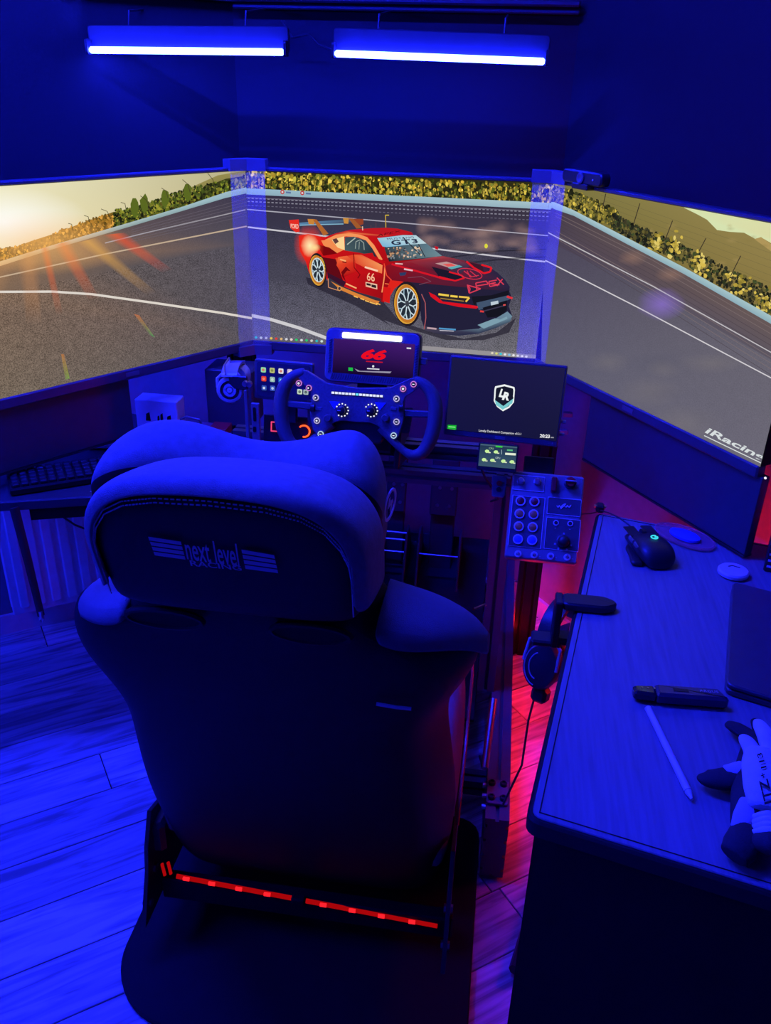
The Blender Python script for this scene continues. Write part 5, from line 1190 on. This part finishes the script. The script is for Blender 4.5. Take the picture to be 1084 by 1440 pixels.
# clamp with black headphones
F0 = onz(802, 838, DZ+.02); F1 = onz(852, 843, DZ+.02); dd = (F1-F0); dd.z = 0
ang = math.atan2(dd.y, dd.x)
Mc = Matrix.Translation((F0.x, F0.y, DZ)) @ Matrix.Rotation(ang, 4, 'Z')
cl = thing('headphone_clamp', 'rounded black headphone clamp on the left edge of the desk', 'clamp', Mc)
L_ = dd.length+.012
obj('top_jaw', G().slab([(-.012, -.018), (L_-.012, -.018), (L_+.006, -.006), (L_+.006, .006), (L_-.012, .018), (-.012, .018)], .0005, .016, None, .003, corner=.01, seg=4), 'black plastic', cl, True)
obj('clamp_body', G().box((-.017, 0, -.03), (.012, .036, .09), ch=.002), 'black plastic', cl); obj('lower_jaw', G().box((.002, 0, -.064), (.05, .03, .014), ch=.003), 'black plastic', cl)
obj('hanger_arm', G().box((-.03, 0, -.07), (.05, .034, .012), ch=.003), 'black plastic', cl); obj('screw', G().cyl((.012, 0, -.057), (.012, 0, -.032), .006, n=12), 'steel', cl, True)
hp = Frame(ony(760, 935, -.76), (-.45, -.85, .25))
H = thing('headphones', 'large black headphones hanging under the desk edge clamp', 'headphones', hp.M)
obj('ear_cup', G().lathe([(.036, -.03), (.042, -.018), (.043, -.004), (.038, .006), (.02, .010), (.002, .0105)], 30, Matrix.Diagonal((.82, 1.15, 1, 1))), 'black plastic', H, True)
for k, rr_ in enumerate((.022, .034)):
    obj('cup_trim', G().tube([(rr_*.82*math.cos(t), rr_*1.15*math.sin(t), .0095-k*.003) for t in [math.radians(110+i*14) for i in range(12)]], .0014, 6), 'silver plastic', H, True)
obj('ear_cushion', G().lathe([(.034, -.058), (.041, -.05), (.042, -.038), (.038, -.03)], 28, Matrix.Diagonal((.82, 1.15, 1, 1))), 'black leather', H, True)
obj('yoke', G().tube([(-.032, .0, .004), (-.03, .04, .002), (0, .062, -.005), (.03, .04, .002), (.032, 0, .004)], .0035, 8), 'silver plastic', H, True)
g = G(); rr = []
for k in range(15):
    t = math.pi*k/14; cy, cz = .06+.045*math.sin(t), -.06+.062*math.cos(t)
    rr.append([(-.016, cy, cz), (.016, cy, cz), (.016, cy+.010*math.sin(t)+.002, cz+.010*math.cos(t)), (-.016, cy+.010*math.sin(t)+.002, cz+.010*math.cos(t))])
g.loft(rr); obj('headband', g, 'black leather', H, True)
obj('lower_block', G().box((.006, -.062, -.02), (.03, .028, .03), ch=.006), 'black plastic', H)
obj('far_cup', G().lathe([(.036, -.15), (.042, -.138), (.043, -.118), (.038, -.095), (.034, -.08)], 26, Matrix.Diagonal((.82, 1.15, 1, 1))), 'black plastic', H, True)
obj('ear_lead', G().tube([(.0, -.05, -.01), (-.005, -.12, -.02), (.01, -.2, 0), (.0, -.28, .02)], .002, 6), 'metal cable', H, True)

# mouse
mf, mb = onz(894, 751, DZ+.01), onz(931, 800, DZ+.004); md_ = (mf-mb); md_.z = 0; ml_ = md_.length; ml_ = max(.118, min(.135, ml_))
Mm = Matrix.Translation(((mf.x+mb.x)/2, (mf.y+mb.y)/2, DZ)) @ Matrix.Rotation(math.atan2(md_.y, md_.x)-math.pi/2, 4, 'Z')
ms = thing('computer_mouse', 'black gaming mouse with glowing cyan logo on the desk', 'mouse', Mm)
rr = []
for (t, w, h, lx) in ((-.5, .030, .012, 0), (-.46, .052, .024, 0), (-.35, .066, .036, -.001), (-.18, .068, .041, -.002), (0, .063, .038, -.001), (.18, .058, .031, 0), (.36, .058, .023, 0), (.47, .052, .016, .001), (.5, .044, .010, .001)):
    ring = []
    for k in range(14):
        a_ = 2*math.pi*k/14; x, z_ = math.cos(a_), math.sin(a_)
        ring.append((lx+w/2*math.copysign(abs(x)**.7, x), t*ml_, h*.5+h*.5*math.copysign(abs(z_)**.75, z_)+.001))
    rr.append(ring)
obj('shell', G().loft(rr), 'black plastic', ms, 60, sub=1)
obj('thumb_rest', G().slab([(-.050, -.04), (-.03, -.048), (-.028, .03), (-.038, .018), (-.041, -.008)], .002, .010, None, .002, corner=.006, seg=2), 'black plastic', ms, True)
obj('scroll_wheel', G().cyl((-.004, .034, .026), (.004, .034, .026), .0085, n=18), 'satin black metal', ms, True)
for s in (-1, 1): obj('button_split', G().box((s*.017, .042, .0262), (.022, .04, .0025), ch=.001), 'satin black metal', ms)
for k in range(2): obj('side_key', G().box((-.0315, .012-k*.024, .026), (.004, .02, .008), ch=.001), 'grey panel', ms)
g = G(); zz = .0425
pts = [(.006*math.cos(math.radians(t)), -.012+.006*math.sin(math.radians(t)), zz) for t in range(40, 321, 20)]+[(.006, -.012, zz), (.0005, -.012, zz)]
obj('logo_light', G().tube(pts, .0013, 5), 'cyan logo', ms)
P = [onz(893, 748, DZ+.012), onz(884, 738, DZ+.02), onz(872, 729, DZ+.022), onz(858, 722, DZ+.018), onz(846, 718, DZ+.012), onz(832, 722, DZ-.03), onz(815, 723, DZ-.12)]
tag(obj('mouse_cable', G().tube(P, .0016, 6), 'metal cable', smooth=True), 'black mouse cable looping over the far corner of the desk', 'cable')
q = onz(842, 716, DZ); ck = thing('cable_clip', 'small black cable clip on the far left desk corner', 'clip', (q.x, q.y-.012, DZ))
obj('clip_block', G().box((0, 0, .009), (.016, .02, .017), ch=.003), 'black plastic', ck); obj('clip_pin', G().cyl((-.012, 0, .012), (.012, 0, .012), .003, n=8), 'steel', ck, True)
# clear dish behind the mouse, the red light on it put into its tint
q = onz(962, 757, DZ); Md = Matrix.Translation((q.x, q.y, DZ)) @ Matrix.Rotation(-.75, 4, 'Z') @ Matrix.Diagonal((1.2, .75, 1, 1))
dsh = thing('clear_dish', 'shallow clear reddish plastic dish behind the mouse', 'dish', Md)
obj('dish_plate', G().lathe([(.05, .001), (.052, .004), (.048, .005), (.03, .003), (.002, .003)], 30), 'red-lit clear plastic', dsh, True); obj('dish_rim', G().tube([(.05*math.cos(t), .05*math.sin(t), .0055) for t in [2*math.pi*k/30 for k in range(30)]], .0022, 6, closed=True), 'red-lit clear plastic', dsh, True)
obj('dish_insert', G().lathe([(.026, .004), (.026, .009), (.022, .010), (.001, .010)], 24), 'blue plastic', dsh, True)
# pale puck
q = onz(1030, 808, DZ); pk = thing('round_puck', 'pale round puck lying on the desk beside the dark laptop', 'puck', (q.x, q.y, DZ))
obj('puck_body', G().lathe([(.022, .0005), (.0265, .003), (.0268, .008), (.024, .011), (.001, .0115)], 32), 'white plastic', pk, True); obj('puck_groove', G().tube([(-.008, .008, .0116), (0, .012, .0116), (.012, .006, .0116)], .0012, 5), 'grey panel', pk)
# dark laptop at the picture's edge
a, b_, c_ = onz(1030, 818, DZ+.018), onz(1021, 962, DZ+.018), onz(1084, 981, DZ+.018)
Lx = Vector((c_.x-b_.x, c_.y-b_.y)).normalized(); Ly = Vector((a.x-b_.x, a.y-b_.y))
lp = thing('laptop', 'closed dark laptop lying at the right edge of the desk', 'laptop', (b_.x, b_.y, DZ))
pts = [(b_.x, b_.y), (b_.x+Lx.x*.34, b_.y+Lx.y*.34), (b_.x+Lx.x*.34+Ly.x, b_.y+Lx.y*.34+Ly.y), (b_.x+Ly.x, b_.y+Ly.y)]
obj('base_half', G().slab(pts, DZ+.001, DZ+.010, None, .0015, corner=.012, seg=4), 'bezel plastic', lp, True, world=True); obj('lid', G().slab(pts, DZ+.011, DZ+.019, None, .002, corner=.012, seg=4), 'bezel plastic', lp, True, world=True)
# lined black box further back
q = onz(1090, 800, DZ); bx = thing('lined_box', 'black box with pale striped label at the right picture edge', 'box', Matrix.Translation((q.x, q.y, DZ)) @ Matrix.Rotation(-.3, 4, 'Z'))
obj('carton', G().box((.03, .01, .03), (.10, .06, .058), ch=.002), 'black plastic', bx)
for k in range(4): obj('stripe', G().box((.0, -.0205, .012+k*.012), (.032, .001, .004)), 'white print', bx)
# vape
a, b_ = onz(890, 972, DZ+.012), onz(1022, 982, DZ+.012); d = b_-a; d.z = 0
Mv = Matrix.Translation((a.x, a.y, DZ)) @ Matrix.Rotation(math.atan2(d.y, d.x), 4, 'Z'); Lv = d.length
vp = thing('vape_device', 'slim dark vape device lying across the white stylus', 'vape', Mv)
prof = lambda h: [(0, -h*.8), (Lv*.25, -h), (Lv, -h), (Lv+.004, -h*.7), (Lv-.012, h), (Lv*.25, h), (0, h*.8)]
obj('body', G().slab([(Lv*.24, -.0125), (Lv*.97, -.0125), (Lv, -.010), (Lv*.93, .0125), (Lv*.24, .0125)], .001, .020, None, .004, corner=.004, seg=3), mat('vape body', (.06, .05, .08), .3, coat=.3), vp, True)
obj('pod', G().slab([(0, -.009), (Lv*.24, -.0115), (Lv*.24, .0115), (0, .009)], .002, .018, None, .004, corner=.005, seg=3), mat('vape pod', (.03, .02, .04), .12, coat=.5), vp, True)
obj('window', G().box((Lv*.5, -.0006, .0203), (Lv*.16, .006, .0008)), 'black plastic', vp)
for x_ in (.012, .02, .029): obj('contact', G().cyl((x_, .002, .018), (x_, .002, .0188), .0014, n=8), 'steel', vp)
g = G(); trect(g, 'ARGUS', Lv*.70, -.001, Lv*.90, .0045, .0206, bold=.02, spacing=1.1); obj('maker_mark', g, 'silver plastic', vp)
# stylus
a, b_ = onz(911, 996, DZ+.005), onz(973, 1124, DZ+.005); d = (b_-a).normalized(); Ls = (b_-a).length
st = thing('stylus', 'white stylus pen lying on the desk with its end under the vape', 'stylus', (a.x, a.y, DZ))
obj('barrel', G().cyl(a, a+d*(Ls-.012), .0046, n=20), 'white plastic', st, True, world=True); obj('tip', G().cyl(a+d*(Ls-.012), a+d*Ls, .0046, .0016, 20), 'white plastic', st, True, world=True)
obj('joint_ring', G().cyl(a+d*(Ls-.0135), a+d*(Ls-.0125), .0048, n=20), 'grey panel', st, True, world=True)

# ------------------------------------------------------------------ racing gloves
def gl(x, y, h): v = onz(x, y, DZ+h+.003); return (v.x, v.y, v.z)
def gtube(name, pts, rad, m, parent, ry=.62, sub=1):
    S = [Vector(p) for p in pts]; out = []; R_ = []
    for i in range(len(S)-1):
        p0, p1, p2, p3 = [S[max(0, min(len(S)-1, i+k))] for k in (-1, 0, 1, 2)]
        for k in range(4):
            t = k/4; out.append(.5*((2*p1)+(p2-p0)*t+(2*p0-5*p1+4*p2-p3)*t*t+(3*p1-p0-3*p2+p3)*t**3)); R_.append(rad[i]+(rad[i+1]-rad[i])*t)
    out.append(S[-1]); R_.append(rad[-1])
    g = G(); m_ = len(out); vs = []; n = 12
    for i, p in enumerate(out):
        t = (out[min(i+1, m_-1)]-out[max(i-1, 0)]).normalized(); s_ = t.cross(Vector((0, 0, 1))).normalized(); u = s_.cross(t)
        for k in range(n): a_ = 2*math.pi*k/n; vs.append(p+s_*math.cos(a_)*R_[i]+u*math.sin(a_)*R_[i]*ry)
    fs = [(i*n+k, i*n+(k+1) % n, (i+1)*n+(k+1) % n, (i+1)*n+k) for i in range(m_-1) for k in range(n)]+[tuple(range(n))[::-1], tuple(range((m_-1)*n, m_*n))]
    g.add(vs, fs); return obj(name, g, m, parent, 70, world=True, sub=sub)
q = onz(1040, 1120, DZ)
g1 = thing('racing_glove', 'dark racing glove with blue patches, thumb spread, under the pale glove', 'glove', (q.x, q.y, DZ))
gtube('palm', [gl(1052, 1170, .014), gl(1060, 1130, .016), gl(1068, 1085, .016), gl(1074, 1050, .014)], [.020, .028, .030, .026], 'glove black', g1)
gtube('thumb', [gl(1066, 1088, .014), gl(1045, 1092, .014), gl(1015, 1096, .013), gl(992, 1094, .011), gl(986, 1091, .009)], [.020, .019, .017, .013, .005], 'glove black', g1)
gtube('thumb_patch', [gl(1052, 1080, .020), gl(1036, 1084, .020), gl(1018, 1085, .0185)], [.013, .013, .009], 'glove blue', g1, .6)
gtube('finger', [gl(1070, 1050, .014), gl(1052, 1034, .014), gl(1034, 1023, .012), gl(1022, 1017, .009)], [.014, .012, .011, .006], 'glove black', g1)
gtube('finger', [gl(1078, 1050, .014), gl(1070, 1030, .014), gl(1062, 1012, .012)], [.012, .011, .007], 'glove black', g1)
gtube('cuff', [gl(1030, 1205, .012), gl(1042, 1190, .016), gl(1052, 1168, .016)], [.016, .021, .019], 'glove black', g1, .7)
gtube('side_panel', [gl(1038, 1168, .021), gl(1046, 1150, .024), gl(1054, 1125, .026)], [.009, .013, .011], 'glove blue', g1, .5)
g_ = G().tube([gl(1029, 1188, .02), gl(1034, 1196, .022), gl(1044, 1201, .022)], .0014, 5); obj('cuff_trim', g_, 'white print', g1, world=True)
q = onz(1078, 1120, DZ)
g2 = thing('racing_glove', 'pale racing glove with black lettering and ribbed cuff, on top', 'glove', (q.x, q.y, DZ+.02))
gtube('back_of_hand', [gl(1078, 1140, .032), gl(1076, 1110, .036), gl(1074, 1080, .036), gl(1076, 1060, .034)], [.020, .026, .027, .024], 'glove pale', g2, .5)
gtube('finger', [gl(1066, 1078, .034), gl(1058, 1056, .033), gl(1050, 1042, .030), gl(1046, 1036, .024)], [.014, .012, .0105, .006], 'glove pale', g2)
gtube('finger', [gl(1086, 1062, .034), gl(1078, 1038, .034), gl(1070, 1022, .031), gl(1066, 1014, .026)], [.013, .012, .0105, .006], 'glove pale', g2)
gtube('finger', [gl(1098, 1060, .034), gl(1096, 1034, .034), gl(1092, 1012, .030)], [.012, .011, .006], 'glove pale', g2)
gtube('edge_panel', [gl(1048, 1045, .020), gl(1055, 1070, .024), gl(1058, 1100, .025), gl(1060, 1140, .024)], [.006, .008, .009, .008], 'glove blue', g2)
for k in range(4): gtube('cuff_rib', [gl(1060, 1150+k*7, .026), gl(1078, 1147+k*7.5, .036), gl(1096, 1148+k*8, .034)], [.004, .006, .006], 'glove pale', g2, 1., 0)
gtube('wrist_band', [gl(1062, 1182, .022), gl(1080, 1184, .030), gl(1098, 1188, .03)], [.012, .017, .017], 'glove black', g2, .7)
Fg = Frame(onz(1070, 1085, DZ+.054), (0, -.05, 1), (0, 1, 0))
g = G()
for s, bl, br, tr2, tl2 in (('JTZ', (1092, 1130), (1083, 1093), (1067, 1098), (1076, 1135)), ('113', (1078, 1079), (1071, 1058), (1064, 1060), (1070, 1081)), ('+', (1076, 1092), (1074, 1086), (1069, 1088), (1071, 1094))):
    P4_ = [Fg.px(*z_) for z_ in (bl, br, tr2, tl2)]; text_into(g, s, P4_[0], P4_[1], P4_[2], P4_[3], .0, bold=.02)
lt = obj('lettering', g, 'glove black', g2, world=False); lt.parent = None; lt.matrix_basis = Fg.M; lt.parent = g2; lt.matrix_parent_inverse = g2.matrix_basis.inverted()

# ------------------------------------------------------------------ left side table and what stands on it
TZ = .70
tb = thing('side_table', 'black side table under the left screen, partly behind the seat', 'table', (-.75, -.4, 0))
e0, e1 = onz(0, 706, TZ), onz(130, 698, TZ); ed = Vector((e1.x-e0.x, e1.y-e0.y)).normalized()
A_, B_ = Vector((e0.x, e0.y))-ed*.36, Vector((e0.x, e0.y))+ed*.36
obj('tabletop', G().slab([tuple(A_), tuple(B_), (-.46, -.12), (-.80, -.05), (-1.12, -.30)], TZ-.022, TZ, None, .003), 'table black', tb, world=True)
p0 = Vector((e0.x, e0.y))+ed*.05; p1 = p0+ed*.2; nn = Vector((-ed.y, ed.x))
g = G(); ring = [p0+nn*.01, p1+nn*.01, p1+nn*.2, p0+nn*.2]; g.add([(p.x, p.y, z_) for z_ in (TZ-.05, TZ-.022) for p in ring], [(3, 2, 1, 0), (4, 5, 6, 7), (0, 1, 5, 4), (1, 2, 6, 5), (2, 3, 7, 6), (3, 0, 4, 7)])
obj('under_tray', g, 'matte black', tb, world=True)
for (x, y) in ((-.52, -.18), (-1.06, -.66)): obj('leg', G().box((x, y, (TZ-.022)/2), (.035, .035, TZ-.024), ch=.003), 'satin black metal', tb, world=True)
g = G(); q = [onz(*z_, TZ+.001) for z_ in ((126, 691), (152, 688), (152, 684), (126, 687))]
for k in range(2):
    for j in range(5):
        p_ = onz(128+j*5+k*2, 691-k*4-j*.4, TZ+.0008); g.box((p_.x, p_.y, TZ+.0008), (.004, .002, .0008))
obj('printed_mark', g, 'grey print', tb, world=True)
# keyboard
q = onz(95, 668, TZ); kb = thing('keyboard', 'black keyboard lying on the side table in shadow', 'keyboard', Matrix.Translation((q.x+.02, q.y-.01, TZ)) @ Matrix.Rotation(math.atan2(ed.y, ed.x)+.25, 4, 'Z'))
obj('frame', G().slab(rr4(-.13, -.05, .13, .05), .0005, .016, None, .003, corner=.006, seg=2), 'matte black', kb, True)
gk = G().box((0, 0, .0195), (.0145, .0145, .008), ch=.002); km = None
for r in range(5):
    for k in range(14):
        if km is None: o = obj('key', gk, mat('key black', (.012, .012, .014), .6, spec=.3), kb); km = o.data
        else: o = bpy.data.objects.new('key', km); COL.objects.link(o); o.parent = kb
        o.location = (-.117+k*.018, -.036+r*.018, 0)
# pale router box
(a_, Yb) = (ony(185, 564, -.23), -.23); b2 = ony(244, 562, -.23); c2_ = ony(244, 612, -.23)
rt = thing('white_box', 'white box with small dark printed shapes on the side table', 'box', Matrix.Translation(((a_.x+b2.x)/2, -.21, TZ)))
wx = (b2.x-a_.x); hx = a_.z-TZ
obj('carton', G().box((0, .02, hx/2+.0005), (wx, .05, hx-.001), ch=.002), 'white plastic', rt)
for (x, w_, h_, ch_) in ((-.022, .012, .022, 0), (.004, .006, .016, 0), (.012, .008, .022, 0), (.03, .012, .018, 0), (.042, .003, .004, 0)): obj('printed_shape', G().slab([(x-w_/2, hx-.052), (x+w_/2, hx-.052), (x+w_*.4, hx-.052+h_), (x-w_*.3, hx-.052+h_*.8)], -.0006, .0004, Matrix(((1, 0, 0, 0), (0, 0, -1, -.0055), (0, 1, 0, 0), (0, 0, 0, 1)))), 'matte black', rt)
q = ony(165, 600, -.25); g = G(); rr = []
for k in range(8):
    t = k/7; rr.append([(q.x-.05+.11*t, -.28+.06*math.cos(j*math.pi*2/8)*(.6+.4*math.sin(3*t+1)), TZ+.001+max(0, .022*math.sin(math.pi*min(1, t*.9+.1))*(.55+.2*math.sin(7*t)))*(.5+.5*math.sin(j*math.pi*2/8))) for j in range(8)])
g.loft(rr); pc = tag(obj('crumpled_pouch', g, mat('pouch cloth', (.12, .12, .14), .8), None, 70, sub=2), 'crumpled grey pouch lying left of the white box', 'pouch')
a_, b2 = ony(297, 598, -.17), ony(322, 602, -.17); rb_ = thing('red_box', 'red box standing behind the seat beside the white box', 'box', Matrix.Translation(((a_.x+b2.x)/2, -.17, TZ-.001)))
obj('carton', G().box((0, 0, (a_.z-TZ)/2+.002), (b2.x-a_.x, .05, a_.z-TZ), ch=.001), 'red plastic', rb_); obj('lid_line', G().box((0, -.0256, a_.z-TZ-.012), (b2.x-a_.x, .001, .002)), 'dark red plastic', rb_)
obj('pale_side', G().box((-(b2.x-a_.x)*.5-.016, .0, (a_.z-TZ)/2), (.03, .05, a_.z-TZ-.004), ch=.001), mat('box mauve', (.25, .08, .12), .6), rb_)
P = [ony(248, 592, -.2), ony(262, 586, -.2), ony(280, 590, -.2), ony(287, 605, -.19), ony(280, 620, -.19)]; tag(obj('looped_cable', G().tube(P, .003, 6), 'grey panel', smooth=True), 'grey cable looping right of the white box', 'cable')
# strap with snap clip
a_, b2 = ony(20, 714, -.615), ony(58, 866, -.615)
sp = thing('hanging_strap', 'black strap with metal snap clip hanging from the side table', 'strap', (a_.x, a_.y, b2.z-.02))
obj('webbing', G().tube([a_, a_.lerp(b2, .5)+Vector((.001, 0, 0)), b2], [.0095, .0085, .0075], 8, ry=.3), 'metal cable', sp, True, world=True)
obj('snap_clip', G().tube([b2+Vector((0, 0, .004)), b2+Vector((.004, 0, -.008)), b2+Vector((.0, 0, -.018)), b2+Vector((-.005, 0, -.012)), b2+Vector((-.002, 0, -.004))], .0022, 7), 'steel', sp, True, world=True)
obj('swivel', G().cyl(b2+Vector((0, 0, .012)), b2+Vector((0, 0, -.004)), .005, n=10), 'steel', sp, True, world=True)
P = [ony(80, 716, -.56), ony(90, 728, -.55), ony(105, 738, -.54), ony(128, 747, -.52), ony(150, 748, -.5)]; tag(obj('table_cable', G().tube(P, .0022, 6), 'metal cable', smooth=True), 'black cable sagging below the side table in front of the radiator', 'cable')
# backing board behind the silver headphones
q0, q1 = ony(297, 520, -.12), ony(345, 590, -.12); tag(obj('speaker_cabinet', G().box(((q0.x+q1.x)/2, -.07, (q0.z+TZ)/2), (q1.x-q0.x+.04, .09, q0.z-TZ), ch=.004), 'panel dark'), 'dark upright speaker cabinet behind the pale headphones', 'speaker')

# ------------------------------------------------------------------ radiator on the left wall
la, ln = Vector((-.8, -.6)), Vector((.6, -.8))
s0, s1 = .2, .765; o0 = Vector(P0)+la*s1+ln*.035
Mr = Matrix(((-la.x, -ln.x, 0, o0.x), (-la.y, -ln.y, 0, o0.y), (0, 0, 1, .10), (0, 0, 0, 1)))
rd = thing('radiator', 'white ribbed panel radiator on the wall under the side table', 'radiator', Mr)
Lr, Hr = s1-s0, .46
obj('rear_panel', G().box((Lr/2, .0, Hr/2), (Lr, .02, Hr), ch=.004), 'radiator white', rd); obj('front_panel', G().box((Lr/2, -.05, Hr/2), (Lr, .008, Hr), ch=.003), 'radiator white', rd)
nr = int(Lr/.043); gm = None
for k in range(nr):
    if gm is None: o = obj('rib', G().slab([(-.014, .02), (.014, .02), (.014, Hr-.03), (-.014, Hr-.03)], .0, .008, Matrix(((1, 0, 0, 0), (0, 0, -1, -.053), (0, 1, 0, 0), (0, 0, 0, 1))), .004, corner=.01, seg=2), 'radiator white', rd); gm = o.data
    else: o = bpy.data.objects.new('rib', gm); COL.objects.link(o); o.parent = rd
    o.location = (.035+k*.043, 0, 0)
obj('top_grille', G().box((Lr/2, -.025, Hr+.004), (Lr, .07, .01), ch=.002), 'radiator white', rd); obj('wall_bracket', G().box((Lr/2, .022, Hr*.6), (Lr*.7, .025, .03)), 'radiator white', rd)
